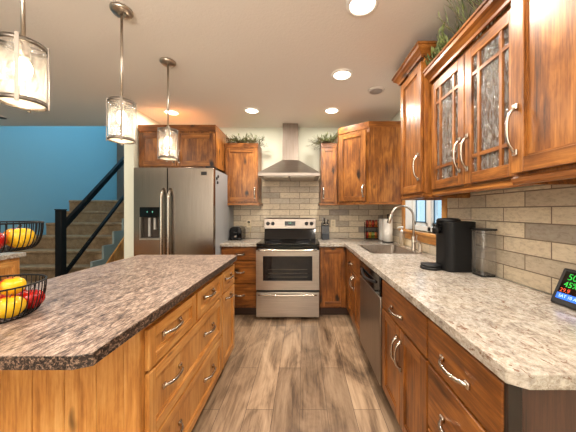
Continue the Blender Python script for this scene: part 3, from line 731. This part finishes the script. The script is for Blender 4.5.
crown([(XW-0.014, 1.808), (0.845, 1.808), (0.845, 2.21), (XW-0.014, 2.21)], 2.405, by, t, 1)
light_rail([(XW-0.014, 1.82), (0.862, 1.82), (0.862, 2.198), (XW-0.014, 2.198)], 1.44, wy, t, 1)
t = right_upper('alder wall cabinet with two rain-glass doors on the right wall', 0.90, 1.044, 1.806, 1.452, 2.225, [(1.060, 1.421), (1.427, 1.790)], 0, 1.42, True, handles=(1.392, 1.458))
crown([(0.905, 1.045), (0.905, 1.805)], 2.222, by, t, 1)
light_rail([(0.925, 1.046), (0.925, 1.804)], 1.452, wy, t, 1)
t = right_upper('nearest tall alder wall cabinet with a solid door at the right edge', 0.84, 0.30, 1.042, 1.453, 2.40, [(0.672, 1.032), (0.31, 0.666)], 0, 0.7, handles=(1.004, 0.36))
crown([(XW-0.014, 0.30), (0.845, 0.30), (0.845, 1.042), (XW-0.014, 1.042)], 2.392, by, t, 1)
light_rail([(XW-0.014, 0.31), (0.862, 0.31), (0.862, 1.03), (XW-0.014, 1.03)], 1.453, wy, t, 1)
# glassware behind the rain glass
gl = MB().lathe([(0.028, 0.0), (0.034, 0.11), (0.031, 0.11), (0.026, 0.006)], (0, 0, 0), 16, cap1=False).build('drinking_glass', tumbler_glass)
spots = []
for zi, z in enumerate((1.4705, 1.6965, 1.9465)):
    for i in range(6): spots.append((1.02+0.06*(i % 2), 1.15+0.11*i+0.02*zi, z, zi))
places = ('bottom shelf', 'middle shelf', 'top shelf')
for i, (x, y, z, zi) in enumerate(spots):
    o = gl if i == 0 else gl.copy()
    if i: COL.objects.link(o)
    o.location = (x, y, z)
    tag(o, 'tumbler behind the rain-glass doors on the '+places[zi], 'glass', 'tumblers on the %s of the glass cabinet' % places[zi])

# ------------------------------------------------------------------ island
IX, IXF = -0.64, -0.62
isl = thing('kitchen_island', 'honey pine kitchen island cabinet under the dark mottled top', 'island', (-1.05, 1.66, 0))
MB().box(-1.44, IX, 1.012, 2.318, 0.08, 0.872).build('carcass', pz, isl)
MB().box(-1.40, IX-0.04, 1.04, 2.29, 0.001, 0.08).build('toe_kick', toe, isl)
m = MB(); xs = [-1.44, -1.31, -1.185, -1.06, -0.935, -0.81, -0.70]
for a, b in zip(xs, xs[1:]): m.box(a+0.0008, b-0.0008, 0.998, 1.012, 0.001, 0.872, 0, 0.002)
m.build('side_panel', pz, isl)
MB().box(-0.70, IX+0.002, 0.996, 1.012, 0.001, 0.872, 0, 0.002).build('corner_stile', pz, isl)
FI = Frame((IXF, 0, 0), (0, 1, 0), (1, 0, 0))
def idrawer(a, b, v0, v1, hs):
    d = shaker(FI, a, b, v0, v1, (pz, py), isl, 'drawer', st=0.05, rec=0.012)
    for h in hs: pull(FI, h, (v0+v1)/2+0.012, 'u', 0.15, d, d0=-0.011 if False else -0.011)
    return d
idrawer(1.027, 1.478, 0.668, 0.835, (1.225,)); idrawer(1.502, 1.948, 0.668, 0.835, (1.70,)); idrawer(1.966, 2.308, 0.668, 0.835, (2.14,))
idrawer(1.027, 1.948, 0.376, 0.656, (1.225, 1.70)); idrawer(1.027, 1.948, 0.088, 0.364, (1.225, 1.70))
d = shaker(FI, 1.966, 2.308, 0.088, 0.656, (pz, py), isl); pull(FI, 2.10, 0.615, 'u', 0.13, d)
it = thing('island_worktop', 'dark brown mottled island worktop with clipped corners', 'countertop', (-1.05, 1.5, 0.874))
ip = [(-0.638, 0.706), (-0.597, 0.724), (-0.597, 2.300), (-0.632, 2.335), (-1.50, 2.335), (-1.50, 0.706)]
MB().slab(ip, 0.876, 0.914).build('top_surface', lam_d, it)
m = MB(); m.sweep(ip+[ip[0]], [(-0.004, 0.9125), (0.0005, 0.9125), (0.0015, 0.911), (0.0015, 0.8755), (-0.004, 0.8755)], 0, -1); m.build('edge_shade_band', lam_e, it)

# far-left cabinet with its worktop
t = thing('side_cabinet', 'honey pine drawer cabinet at the left edge before the stairs', 'cabinet', (-3.0, 2.0, 0))
MB().box(-3.33, -2.735, 1.0, 2.46, 0.08, 0.872).build('carcass', pz, t); MB().box(-3.30, -2.78, 1.02, 2.44, 0.001, 0.08).build('toe_kick', toe, t)
FL = Frame((-2.715, 0, 0), (0, 1, 0), (1, 0, 0))
for a, b in ((1.01, 1.72), (1.735, 2.445)):
    for v0, v1 in ((0.668, 0.845), (0.376, 0.656), (0.088, 0.364)):
        d = shaker(FL, a, b, v0, v1, (pz, py), t, 'drawer', st=0.05)
        MB().lathe([(0.008, 0), (0.008, 0.014), (0.017, 0.02), (0.015, 0.03), (0.004, 0.033)], FL.p((a+b)/2, (v0+v1)/2, -0.011), 14, 0, 'x').build('knob', black_metal, d)
sw = MB().slab([(-3.36, 0.97), (-2.70, 0.97), (-2.70, 2.49), (-3.36, 2.49)], 0.874, 0.914).build('worktop', lam_l, bevmod=0.003)
tag(sw, 'cream worktop on the pine cabinet at the left edge', 'countertop')

# ------------------------------------------------------------------ stairs and railing
SXL, SXR = -4.098, -2.89
t = thing('staircase', 'carpeted staircase climbing behind the island', 'stairs', (-3.5, 3.8, 0))
N = 8
for k in range(N):
    y = 3.05+0.2*k; z = 0.175+0.19*k; y1 = y+0.235 if k < N-1 else 6.36
    xl = -4.645 if k < 5 else SXL
    m = MB(); m.box(xl+0.002, SXR, y, y1, z-0.045, z, 0, 0.014, 3); m.box(xl+0.002, SXR-0.004, y+0.018, y1, max(0.001, z-0.19), z-0.04)
    m.build('step', carpet, t)
pf = []
for k in range(N):
    y = 3.05+0.2*k; z = 0.175+0.19*k+0.07; pf += [(y+0.012, z-0.19 if k else 0.002), (y+0.012, z)]
pf += [(6.36, z), (6.36, 0.002)]
MB().prism(pf, FSd, SXR+0.001, SXR+0.03).build('stringer', grey_teal, t)
m = MB()
for i in range(9):
    y = 3.62+0.105*i; zt = 0.62+0.95*(y-3.62)-0.14
    m.prism([(y, 0.002), (y+0.10, 0.002), (y+0.10, zt+0.095), (y, zt)], FSd, SXR+0.031, SXR+0.05)
m.build('plank_panel', pz, t)['label'] = 'honey pine plank panel under the stairs'
rl = thing('stair_railing', 'black metal stair railing with a square newel post', 'railing', (-2.95, 3.1, 0))
RXc = -2.95
MB().box(RXc-0.038, RXc+0.038, 3.068, 3.144, 0.176, 1.325, 0, 0.004).box(RXc-0.042, RXc+0.042, 3.064, 3.148, 1.325, 1.338, 0, 0.003).build('newel_post', black_metal, rl)
def slanted(z_at, y0, y1, hgt, w, name):
    FSx = Frame((RXc, 0, 0), (0, 1, 0), (1, 0, 0)); sl = 0.97
    return MB().prism([(y0, z_at), (y1, z_at+sl*(y1-y0)), (y1, z_at+sl*(y1-y0)+hgt), (y0, z_at+hgt)], FSx, -w, w).build(name, black_metal, rl)
slanted(1.125, 3.143, 4.55, 0.05, 0.024, 'handrail'); slanted(1.08, 3.143, 4.55, 0.022, 0.014, 'rail_support'); slanted(0.505, 3.143, 4.55, 0.042, 0.02, 'lower_rail')
FSx = Frame((RXc, 0, 0), (0, 1, 0), (1, 0, 0))
MB().prism([(3.16, 0.57), (4.55, 0.57+0.97*1.39), (4.55, 1.08+0.97*1.39), (3.16, 1.08)], FSx, -0.003, 0.003).build('glass_panel', glassy('rail_glass', (246, 250, 250), 0.03), rl)

# ------------------------------------------------------------------ pendants
def make_pendant(label):
    t = thing('pendant_light', label, 'lamp', (0, 0, HC), 'pendant lights over the island')
    MB().lathe([(0.062, 0), (0.062, -0.012), (0.054, -0.022), (0.02, -0.026)], (0, 0, HC-0.001), 28).build('canopy', brushed, t)
    MB().tube([(0, 0, HC-0.02), (0, 0, 2.01)], 0.0075, 10).build('rod', brushed, t)
    R = 0.067; z0, z1 = 1.748, 1.985
    MB().lathe([(R, z0), (R, z1)], (0, 0, 0), 40, cap0=False, cap1=False).build('lamp_shade', shade_glass, t)
    m = MB()
    for z in (z0-0.004, z1-0.012):
        m.lathe([(R+0.001, z), (R+0.005, z), (R+0.005, z+0.017), (R+0.001, z+0.017), (R+0.001, z)], (0, 0, 0), 40, cap0=False, cap1=False)
    for k in range(4):
        a = 0.60+PI/2*k; c, s = math.cos(a), math.sin(a)
        Fk = Frame((c*(R+0.005), s*(R+0.005), 0), (-s, c, 0), (c, s, 0)); m.fbox(Fk, -0.006, 0.006, z0-0.012, z1+0.012, 0, 0.004)
    for k in range(2):
        a = 0.60+PI/2*k; c, s = math.cos(a), math.sin(a); m.tube([(-c*R, -s*R, z1-0.004), (c*R, s*R, z1-0.004)], 0.004, 6)
    m.build('metal_cage', cage_m, t)
    MB().lathe([(0.012, 2.015), (0.02, 2.0), (0.02, 1.945), (0.016, 1.93)], (0, 0, 0), 16).build('socket', brushed, t)
    MB().blob((0, 0, 1.89), (0.028, 0.028, 0.042), fn=lambda p: p).build('bulb', bulb_on, t)
    MB().lathe([(R-0.003, z0+0.004), (R-0.003, z0+0.008)], (0, 0, 0), 32).build('diffuser', diffuser_m, t)
    l = bpy.data.lights.new('pendant_glow', 'POINT'); l.energy = PENDANT_W; l.color = (1.0, 0.84, 0.64); l.shadow_soft_size = 0.03
    lo = bpy.data.objects.new('pendant_glow', l); COL.objects.link(lo); lo.parent = t; lo.location = (0, 0, 1.85-HC)
    return t
p1 = make_pendant('glass cylinder pendant nearest the camera, cut off by the left edge'); p1.location = (-1.13, 1.03, HC)
p2 = copy_tree(p1, (-1.118, 1.572, HC), label='middle pendant lamp of the three over the island')
p3 = copy_tree(p1, (-1.12, 2.116, HC), label='farthest pendant lamp, in front of the cabinet above the refrigerator')

# recessed lights
def make_recessed(label):
    t = thing('recessed_light', label, 'ceiling light', (0, 0, HC), 'recessed ceiling lights')
    MB().lathe([(0.098, 0), (0.096, -0.006), (0.076, -0.011), (0.074, -0.003)], (0, 0, HC-0.0006), 32, cap0=False, cap1=False).build('trim_ring', white_plastic, t)
    MB().lathe([(0.075, -0.004), (0.06, -0.010), (0.03, -0.013)], (0, 0, HC), 28, cap0=False).build('lens', lamp_on, t)
    l = bpy.data.lights.new('recessed_glow', 'AREA'); l.shape = 'DISK'; l.size = 0.14; l.energy = RECESSED_W; l.color = WARM
    lo = bpy.data.objects.new('recessed_glow', l); COL.objects.link(lo); lo.parent = t; lo.location = (0, 0, -0.018)
    return t
r0 = make_recessed('round recessed ceiling light at the top edge, nearest of the right-hand row'); r0.location = (0.355, 1.527, HC)
for x, y, lb in ((0.355, 2.318, 'round recessed ceiling light, second of the right-hand row'), (0.355, 3.144, 'round recessed ceiling light above the range, farthest of the right-hand row'),
                 (-0.63, 3.144, 'round recessed ceiling light left of the hood chimney'), (-1.65, 3.2, 'round recessed ceiling light in front of the refrigerator cabinet'),
                 (0.355, 0.74, 'round recessed ceiling light over the near end of the right-hand counter'),
                 (-1.2, -0.6, 'round recessed ceiling light behind the camera on the left'), (-2.6, 0.9, 'round recessed ceiling light over the left-hand area'), (-2.8, 2.3, 'round recessed ceiling light before the stairs')):
    copy_tree(r0, (x, y, HC), label=lb)
for x, y, r, lb in ((0.75, 2.62, 0.085, 'small grey round ceiling vent right of the recessed lights'), (-3.98+0.0, 3.36, 0.07, 'dark round ceiling speaker at the far left edge')):
    t = thing('ceiling_vent' if x > 0 else 'ceiling_speaker', lb, 'vent' if x > 0 else 'speaker', (x, y, HC))
    MB().lathe([(r, 0), (r*0.96, -0.008), (r*0.8, -0.012)], (x, y, HC-0.0006), 28).build('rim', plain('vent_white', (214, 206, 198), 0.5), t)
    m = MB(); gm = plain('vent_grey', (160, 152, 148) if x > 0 else (70, 64, 60), 0.6)
    m.lathe([(r*0.76, -0.0128), (r*0.7, -0.016), (r*0.1, -0.017)], (x, y, HC), 24); m.build('grille', gm, t)

# ------------------------------------------------------------------ fruit stand
bx0, by0 = -1.178, 0.95
t = thing('fruit_stand', 'two-tier black wire fruit stand on the left of the island', 'fruit stand', (bx0, by0, 0.914))
def basket(zb, zr, rb, rr_, nw, name):
    m = MB(); prof = [(rb*0.02, zb+0.004)]
    for i in range(9):
        a = i/8; prof.append((rb+(rr_-rb)*math.sin(a*PI/2), zb+0.003+(zr-zb)*a**1.8))
    for k in range(nw):
        a = 2*PI*k/nw; m.tube([(bx0+r*math.cos(a), by0+r*math.sin(a), z) for r, z in prof], 0.0018, 5, cap=False)
    for r, z, q in ((rr_, zr+0.003, 0.0035), (rb, zb+0.003, 0.0028), (rb*0.5, zb+0.0035, 0.0022)):
        m.tube([(bx0+r*math.cos(2*PI*i/48), by0+r*math.sin(2*PI*i/48), z) for i in range(48)], q, 6, 0, True)
    return m.build(name, black_metal, t)
basket(0.9165, 1.036, 0.126, 0.157, 48, 'lower_basket'); basket(1.166, 1.267, 0.118, 0.148, 48, 'upper_basket')
MB().tube([(bx0, by0, 0.917), (bx0, by0, 1.42)], 0.005, 8).tube([(bx0+0.025*math.cos(2*PI*i/20), by0, 1.445+0.025*math.sin(2*PI*i/20)) for i in range(20)], 0.004, 6, 0, True).build('centre_pole', black_metal, t)
def apple_mat(name, flip):
    n = NT(name); tc = n.n('ShaderNodeTexCoord'); sp = n.n('ShaderNodeSeparateXYZ'); n.l(tc.outputs['Object'], sp.inputs[0])
    a = n.noise(n.coord((1, 1, 0.25), rnd=True), 40, 4, 0.6, 0.5); mu = n.n('ShaderNodeMath', operation='MULTIPLY_ADD'); n.l(sp.outputs[0], mu.inputs[0]); mu.inputs[1].default_value = 7.0 if flip else -9.0; n.l(a, mu.inputs[2])
    st = [(0.30, (214, 120, 30)), (0.45, (190, 34, 22)), (0.75, (156, 14, 16))] if flip else [(0.42, (238, 190, 36)), (0.56, (230, 130, 30)), (0.70, (186, 34, 22))]
    n.set(Base_Color=n.ramp(mu.outputs[0], st), Roughness=0.22); return n.m
ap1, ap2 = apple_mat('apple_skin', True), apple_mat('apple_skin_yellow', False)
def apple_fn(p):
    r = math.hypot(p.x, p.y); d = max(0, 1-r/0.55)
    p = Vector((p.x*(1.0+0.08*p.z), p.y*(1.0+0.08*p.z), p.z - (0.30*d*d if p.z > 0 else -0.18*d*d)))
    return p
apples = [(-1.076, 0.935, 0.963, .043, 'yellow apple at the front of the lower basket', ap2), (-1.088, 1.021, 0.962, .041, 'red apple at the right side of the lower basket', ap1),
          (-1.18, 0.87, 0.962, .042, 'yellow apple cut by the left edge in the lower basket', ap2), (-1.112, 0.975, 1.028, .038, 'orange-red apple lying on top of the others in the lower basket', ap2), (-1.18, 1.04, 0.962, .042, 'red apple at the back of the lower basket', ap1),
          (-1.086, 0.978, 1.2125, .043, 'yellow apple with a red cheek at the right in the upper basket', ap2), (-1.088, 0.893, 1.2095, .036, 'red apple at the left in the upper basket', ap1), (-1.16, 1.035, 1.2105, .041, 'orange apple behind the yellow one in the upper basket', ap2)]
for x, y, z, r, lb, mt in apples:
    a = MB().blob((x, y, z), (r, r, r*0.93), 0, 20, 14, apple_fn).build('apple', mt, loc=(x, y, z)); tag(a, lb, 'apple', 'apples in the fruit stand')
    a.rotation_euler = (0, 0, 0)
    MB().tube([(x, y, z+r*0.55), (x+0.003, y, z+r*0.95), (x+0.008, y, z+r*1.12)], 0.0015, 5).build('stem', twig, a)

# ------------------------------------------------------------------ things on the right-hand worktop
CT = 0.9145
cm = thing('coffee_machine', 'matte black capsule coffee machine on the cream worktop', 'coffee machine', (1.03, 1.75, CT))
cblack = plain('matte_black_plastic', (13, 13, 14), 0.55, Specular_IOR_Level=0.3)
def rpoly(x0, x1, y0, y1, r, k=6): return rrect(x0, x1, y0, y1, r, k)
m = MB(); m.slab(rpoly(0.94, 1.145, 1.655, 1.84, 0.05), CT+0.001, 1.245); m.build('body', cblack, cm, bevmod=0.006)
m = MB(); m.lathe([(0.075, 1.244), (0.075, 1.252), (0.062, 1.264), (0.02, 1.268)], (1.0, 1.755, 0), 28); m.build('lid', cblack, cm)
m = MB(); m.lathe([(0.072, 0.001), (0.072, 0.016), (0.066, 0.018)], (0.895, 1.78, CT), 28); m.box(0.895, 0.95, 1.745, 1.815, CT+0.001, CT+0.014); m.lathe([(0.066, 0.019), (0.07, 0.03), (0.064, 0.034), (0.01, 0.034)], (0.895, 1.78, CT), 28); m.build('drip_tray', black_plastic, cm)
m = MB(); m.lathe([(0.028, 0), (0.03, 0.03), (0.02, 0.045)], (0.918, 1.75, 1.165), 18); m.box(0.905, 0.95, 1.725, 1.775, 1.18, 1.225, 0, 0.008, 2); m.tube([(0.93, 1.72, 1.215), (0.90, 1.71, 1.225), (0.885, 1.71, 1.22)], 0.008, 8); m.build('brew_head', black_metal, cm)
m = MB(); m.slab(rpoly(1.078, 1.172, 1.535, 1.640, 0.016), CT+0.012, 1.195); tk = m.build('water_tank', tank_plastic, cm)
m = MB(); m.slab(rpoly(1.074, 1.176, 1.530, 1.644, 0.018), 1.196, 1.206); m.build('tank_lid', black_plastic, cm)
m = MB(); m.slab(rpoly(1.08, 1.170, 1.538, 1.638, 0.016), CT+0.001, CT+0.012); m.build('tank_base', black_plastic, cm)
m = MB(); m.slab(rpoly(1.081, 1.169, 1.539, 1.637, 0.014), 1.075, 1.081); m.build('tank_ledge', tank_plastic, cm)
# weather station
A0 = Vector((1.080, 1.122, CT+0.002)); Vv = Vector((0.066, 0, 0.150)).normalized(); Nn = Vector((-0.150, 0, 0.066)).normalized()
FW = Frame(A0, (0, -1, 0), Nn, Vv)
ws = thing('weather_station', 'tilted black weather display with green digits at the right edge', 'display', (1.12, 1.03, CT))
m = MB(); m.fbox(FW, 0, 0.215, 0.004, 0.165, -0.022, 0, 0, 0.007, 3); m.build('case', black_plastic, ws)
scr = MB().fbox(FW, 0.018, 0.200, 0.028, 0.152, -0.001, 0.0012).build('screen', black_gloss, ws)
ge, re_, be, we = emit('lcd_green', (30, 190, 60), 0.6), emit('lcd_red', (210, 70, 26), 0.5), emit('lcd_blue', (30, 100, 220), 0.8), emit('lcd_white', (190, 220, 245), 0.6)
MB().fbox(FW, 0.019, 0.199, 0.029, 0.055, 0.0012, 0.0018).build('status_bar', be, ws)
text(FW, 0.055, 0.127, 0.0016, 0.040, '50', ge, ws, 'outdoor_reading'); text(FW, 0.135, 0.127, 0.0016, 0.040, '70', ge, ws, 'indoor_reading')
text(FW, 0.060, 0.094, 0.0016, 0.034, '45%', ge, ws, 'humidity_reading'); text(FW, 0.140, 0.094, 0.0016, 0.034, '38%', ge, ws, 'humidity_reading')
text(FW, 0.045, 0.067, 0.0016, 0.024, '29.9', re_, ws, 'pressure_reading'); text(FW, 0.150, 0.067, 0.0016, 0.022, '10:42', re_, ws, 'clock_reading')
text(FW, 0.075, 0.042, 0.0021, 0.018, 'SAT 10 APR', we, ws, 'date_line')
MB().prism([(0, 0), (0.05, 0), (0.012, 0.09)], Frame((1.115, 1.02, CT+0.001), (1, 0, 0), (0, 1, 0)), -0.03, 0.03).build('stand', black_plastic, ws)

# ------------------------------------------------------------------ back worktop things
t = thing('knife_block', 'black knife block right of the range', 'knife block', (0.31, 3.63, CT))
Fk = Frame((0.31, 3.63, CT), (1, 0, 0), (0, -1, 0))
m = MB(); m.prism([(3.57, CT+0.001), (3.69, CT+0.001), (3.72, CT+0.21), (3.66, CT+0.235), (3.60, CT+0.10)], FSd, 0.262, 0.372); m.build('block', black_plastic, t, bevmod=0.004)
MB().box(0.266, 0.368, 3.555, 3.575, CT+0.001, CT+0.09, 0, 0.003).build('front_slot_panel', plain('smoked_panel', (44, 48, 56), 0.3), t)
hm = plain('steel_knife_handle', (176, 174, 172), 0.3, 0.8)
lbs = ('leftmost knife standing in the black knife block', 'second knife from the left in the black knife block', 'third knife from the left in the black knife block', 'rightmost knife standing in the black knife block')
for i in range(4):
    x = 0.281+0.024*i
    kk = thing('kitchen_knife', lbs[i], 'knife', (x, 3.65, CT+0.2), 'knives in the block')
    MB().tube([(x, 3.655, CT+0.17), (x, 3.63, CT+0.25), (x, 3.61, CT+0.31-0.012*i)], [0.009, 0.008, 0.010], 8).build('grip', hm if i % 2 == 0 else black_plastic, kk)
    MB().lathe([(0.0095, 0), (0.0095, 0.02)], (x, 3.642, CT+0.198), 8).build('bolster', nickel, kk)
# spice rack and jars
t = thing('spice_rack', 'two-tier black spice rack in the corner of the worktop', 'rack', (0.97, 3.62, CT))
m = MB()
for z in (CT+0.012, CT+0.165): m.box(0.885, 1.06, 3.57, 3.68, z, z+0.006)
for x in (0.888, 1.057):
    for y in (3.572, 3.678): m.tube([(x, y, CT+0.001), (x, y, CT+0.24)], 0.004, 6)
for z in (CT+0.05, CT+0.205):
    m.tube([(0.888, 3.572, z), (1.057, 3.572, z)], 0.003, 6); m.tube([(0.888, 3.678, z), (1.057, 3.678, z)], 0.003, 6)
m.build('frame', black_metal, t)
cols = [(176, 58, 40), (206, 158, 54), (120, 134, 60), (196, 110, 50)]
names = ('red', 'golden', 'green', 'orange')
for tier, z in enumerate((CT+0.0185, CT+0.1715)):
    for i in range(4):
        x = 0.909+0.0425*i; ci = i if tier == 0 else 0 if i % 2 == 0 else 3
        lab = '%s spice jar, %s from the left on the %s tier of the spice rack' % (names[ci], ('first', 'second', 'third', 'fourth')[i], 'lower' if tier == 0 else 'upper')
        jar = thing('spice_jar', lab, 'jar', (x, 3.62, z), 'spice jars on the rack')
        MB().lathe([(0.0195, 0), (0.0195, 0.075), (0.015, 0.082)], (x, 3.62, z), 14).build('jar_body', plain('spice_%s' % names[ci], cols[ci], 0.3), jar)
        MB().lathe([(0.0185, 0.082), (0.0185, 0.10), (0.016, 0.102)], (x, 3.62, z), 14).build('lid', plain('jar_lid', (120, 30, 28) if tier else (40, 36, 34), 0.35), jar)
# towel roll, white canister
t = thing('paper_towel_roll', 'white paper towel roll on a stand at the back of the sink', 'paper towel', (1.085, 3.26, CT))
MB().lathe([(0.07, 0.001), (0.07, 0.008), (0.01, 0.012), (0.007, 0.34), (0.012, 0.345), (0.012, 0.36), (0.003, 0.362)], (1.085, 3.26, CT), 24).build('stand', black_metal, t)
MB().lathe([(0.019, 0.0135), (0.058, 0.0135), (0.058, 0.30), (0.019, 0.30)], (1.085, 3.26, CT), 32).build('roll', paper, t)
t = thing('canister', 'white square canister behind the paper towel roll', 'canister', (1.115, 3.52, CT))
MB().box(1.055, 1.175, 3.47, 3.57, CT+0.001, CT+0.27, 0, 0.010, 2).build('body', white_plastic, t); MB().box(1.052, 1.178, 3.467, 3.573, CT+0.2715, CT+0.295, 0, 0.008, 2).build('lid', white_plastic, t)
# toaster
t = thing('toaster', 'black toaster on the short worktop beside the refrigerator', 'toaster', (-0.92, 3.58, CT))
m = MB(); m.prism([(-1.005, CT+0.012), (-0.835, CT+0.012), (-0.835, CT+0.13), (-0.85, CT+0.17), (-0.88, CT+0.185), (-0.96, CT+0.185), (-0.99, CT+0.17), (-1.005, CT+0.13)], Frame((0, 0, 0), (1, 0, 0), (0, 1, 0)), 3.47, 3.72); m.build('body', black_gloss, t, bevmod=0.008)
m = MB(); m.box(-0.955, -0.93, 3.50, 3.69, CT+0.1852, CT+0.1865); m.box(-0.91, -0.885, 3.50, 3.69, CT+0.1852, CT+0.1865); m.build('slot', plain('slot_steel', (120, 120, 120), 0.3, 0.9), t)
m = MB(); m.box(-0.945, -0.895, 3.445, 3.469, CT+0.10, CT+0.115, 0, 0.004); m.build('lever', black_plastic, t)
m = MB(); m.lathe([(0.016, 0), (0.014, -0.014)], (-0.92, 3.469, CT+0.055), 16, 0, 'y'); m.build('dial', nickel, t)
for x in (-0.985, -0.855):
    for y in (3.49, 3.70): MB().lathe([(0.01, 0.0005), (0.01, 0.0125)], (x, y, CT), 10).build('foot', black_plastic, t)
def outlet(F, u, v, label, plug=False):
    t = thing('wall_outlet', label, 'outlet', F.p(u, v, 0))
    MB().fbox(F, u-0.036, u+0.036, v-0.058, v+0.058, 0.0005, 0.006, 0, 0.002).build('cover_plate', plain('ivory_plate', (226, 212, 184), 0.4), t)
    m = MB()
    for s_ in (-0.02, 0.02): m.fbox(F, u-0.016, u+0.016, v+s_-0.014, v+s_+0.014, 0.006, 0.0075)
    m.build('socket', plain('ivory_socket', (206, 192, 164), 0.4), t)
    return t
FT = Frame((0, YB-0.012, 0), (1, 0, 0), (0, -1, 0))
outlet(FT, -0.80, 1.13, 'ivory outlet on the tile behind the toaster'); outlet(FT, 0.445, 1.13, 'ivory outlet on the tile right of the knife block')
t = thing('power_cord', 'black plug and pale cord looping from the outlet behind the toaster', 'cord', (-0.8, 3.74, 1.15))
MB().fbox(FT, -0.815, -0.785, 1.135, 1.165, 0.0078, 0.035, 0, 0.004).build('plug', black_plastic, t)
pts = [(-0.80+0.055*math.sin(a)*1.0-0.02, 3.738-0.01*math.sin(a/2), 1.055+0.085*math.cos(a)) for a in [2*PI*i/20*0.93 for i in range(21)]]
MB().tube([(-0.80, 3.745, 1.145)]+pts[1:], 0.0035, 6).build('cable', plain('cord_cream', (206, 190, 140), 0.5), t)

# ------------------------------------------------------------------ greenery on the cabinets
def greenery(label, x0, x1, y0, y1, z, n, lmin, lmax, seed, blade_l, width, nb=12, bloom=0, aim=(0, 0, 0), el=(0.1, 1.2), clip=None, spread=0.7):
    rnd = random.Random(seed); clip = clip or (lambda q: q)
    t = thing('greenery', label, 'plant', ((x0+x1)/2, (y0+y1)/2, z))
    st, lf = MB(), MB()
    def blade(p, d, L, w):
        s_ = d.cross(Vector((0, 0, 1))); s_ = s_.normalized() if s_.length > 0.01 else Vector((1, 0, 0))
        th = d.cross(s_).normalized()*w*0.25
        b = clip(p+d*L*0.45); c = clip(p+d*L+Vector((0, 0, -L*0.12)))
        vs = [lf.bm.verts.new(q) for q in (p, b+s_*w, b-s_*w, c, b+th)]
        for q in ((0, 1, 4), (0, 4, 2), (1, 3, 4), (2, 4, 3), (0, 2, 1), (1, 2, 3)): lf._face([vs[i] for i in q], 0)
    for i in range(n):
        p = Vector((rnd.uniform(x0, x1), rnd.uniform(y0, y1), z+0.004)); ang = rnd.uniform(0, 2*PI); e = rnd.uniform(*el)
        d = (Vector((math.cos(ang)*math.cos(e), math.sin(ang)*math.cos(e), math.sin(e))) + Vector(aim)*rnd.uniform(0.2, 1.0)).normalized()
        L = rnd.uniform(lmin, lmax)
        pts = [clip(q) for q in (p, p+d*L*0.5, p+d*L+Vector((0, 0, -0.12*L)))]
        st.tube(pts, [0.0024, 0.002, 0.001], 5)
        for k in range(nb):
            q = 0.12+0.88*k/(nb-1); base = pts[0].lerp(pts[1], q*2) if q < 0.5 else pts[1].lerp(pts[2], q*2-1)
            dd = (d+Vector((rnd.uniform(-1, 1), rnd.uniform(-1, 1), rnd.uniform(-0.5, 0.9)))*spread).normalized()
            blade(base, dd, blade_l*rnd.uniform(0.6, 1.2), width*rnd.uniform(0.7, 1.2))
    st.build('stems', twig, t); lf.build('foliage', leaf_g, t)
    for i in range(bloom):
        c = (rnd.uniform(x0, x1), rnd.uniform(y0, y1), z+rnd.uniform(0.10, 0.24)); b = MB()
        for j in range(7):
            a = rnd.uniform(0, 2*PI); b.blob((c[0]+0.014*math.cos(a), c[1]+0.014*math.sin(a), c[2]+rnd.uniform(-0.012, 0.012)), (0.013, 0.013, 0.010), 0, 8, 5)
        b.build('flower', leaf_y, t)
    return t
def clipper(x0, x1, y0, y1, z1):
    return lambda q: Vector((min(max(q.x, x0), x1), min(max(q.y, y0), y1), min(q.z, z1)))
greenery('green sprig garland on the cabinet left of the hood', -1.0, -0.64, 3.45, 3.66, 2.25, 90, 0.08, 0.17, 3, 0.06, 0.0042, aim=(0.5, -0.3, 0.0), el=(0.0, 0.7), clip=clipper(-1.04, -0.3, 3.3, YB-0.02, 2.5))
greenery('green sprig garland on the cabinet right of the hood', 0.24, 0.42, 3.45, 3.66, 2.25, 84, 0.08, 0.22, 5, 0.065, 0.0045, aim=(-0.6, -0.3, -0.05), el=(-0.2, 0.7), clip=clipper(-0.1, 0.455, 3.3, YB-0.02, 2.5))
greenery('grassy greenery on top of the rain-glass cabinet', 0.93, 1.02, 1.08, 1.50, 2.23, 64, 0.22, 0.34, 11, 0.13, 0.0028, nb=10, aim=(-0.22, 0, 0.5), el=(0.7, 1.4), clip=clipper(0.80, 1.17, 1.06, 1.525, HC-0.015), spread=0.35)
greenery('leafy yellow-green blooms against the tall cabinet by the window', 0.925, 1.04, 1.62, 1.77, 2.23, 60, 0.14, 0.26, 12, 0.08, 0.008, bloom=14, aim=(0, 0, 0.4), el=(0.5, 1.4), clip=clipper(0.865, 1.17, 1.535, 1.80, 2.475))
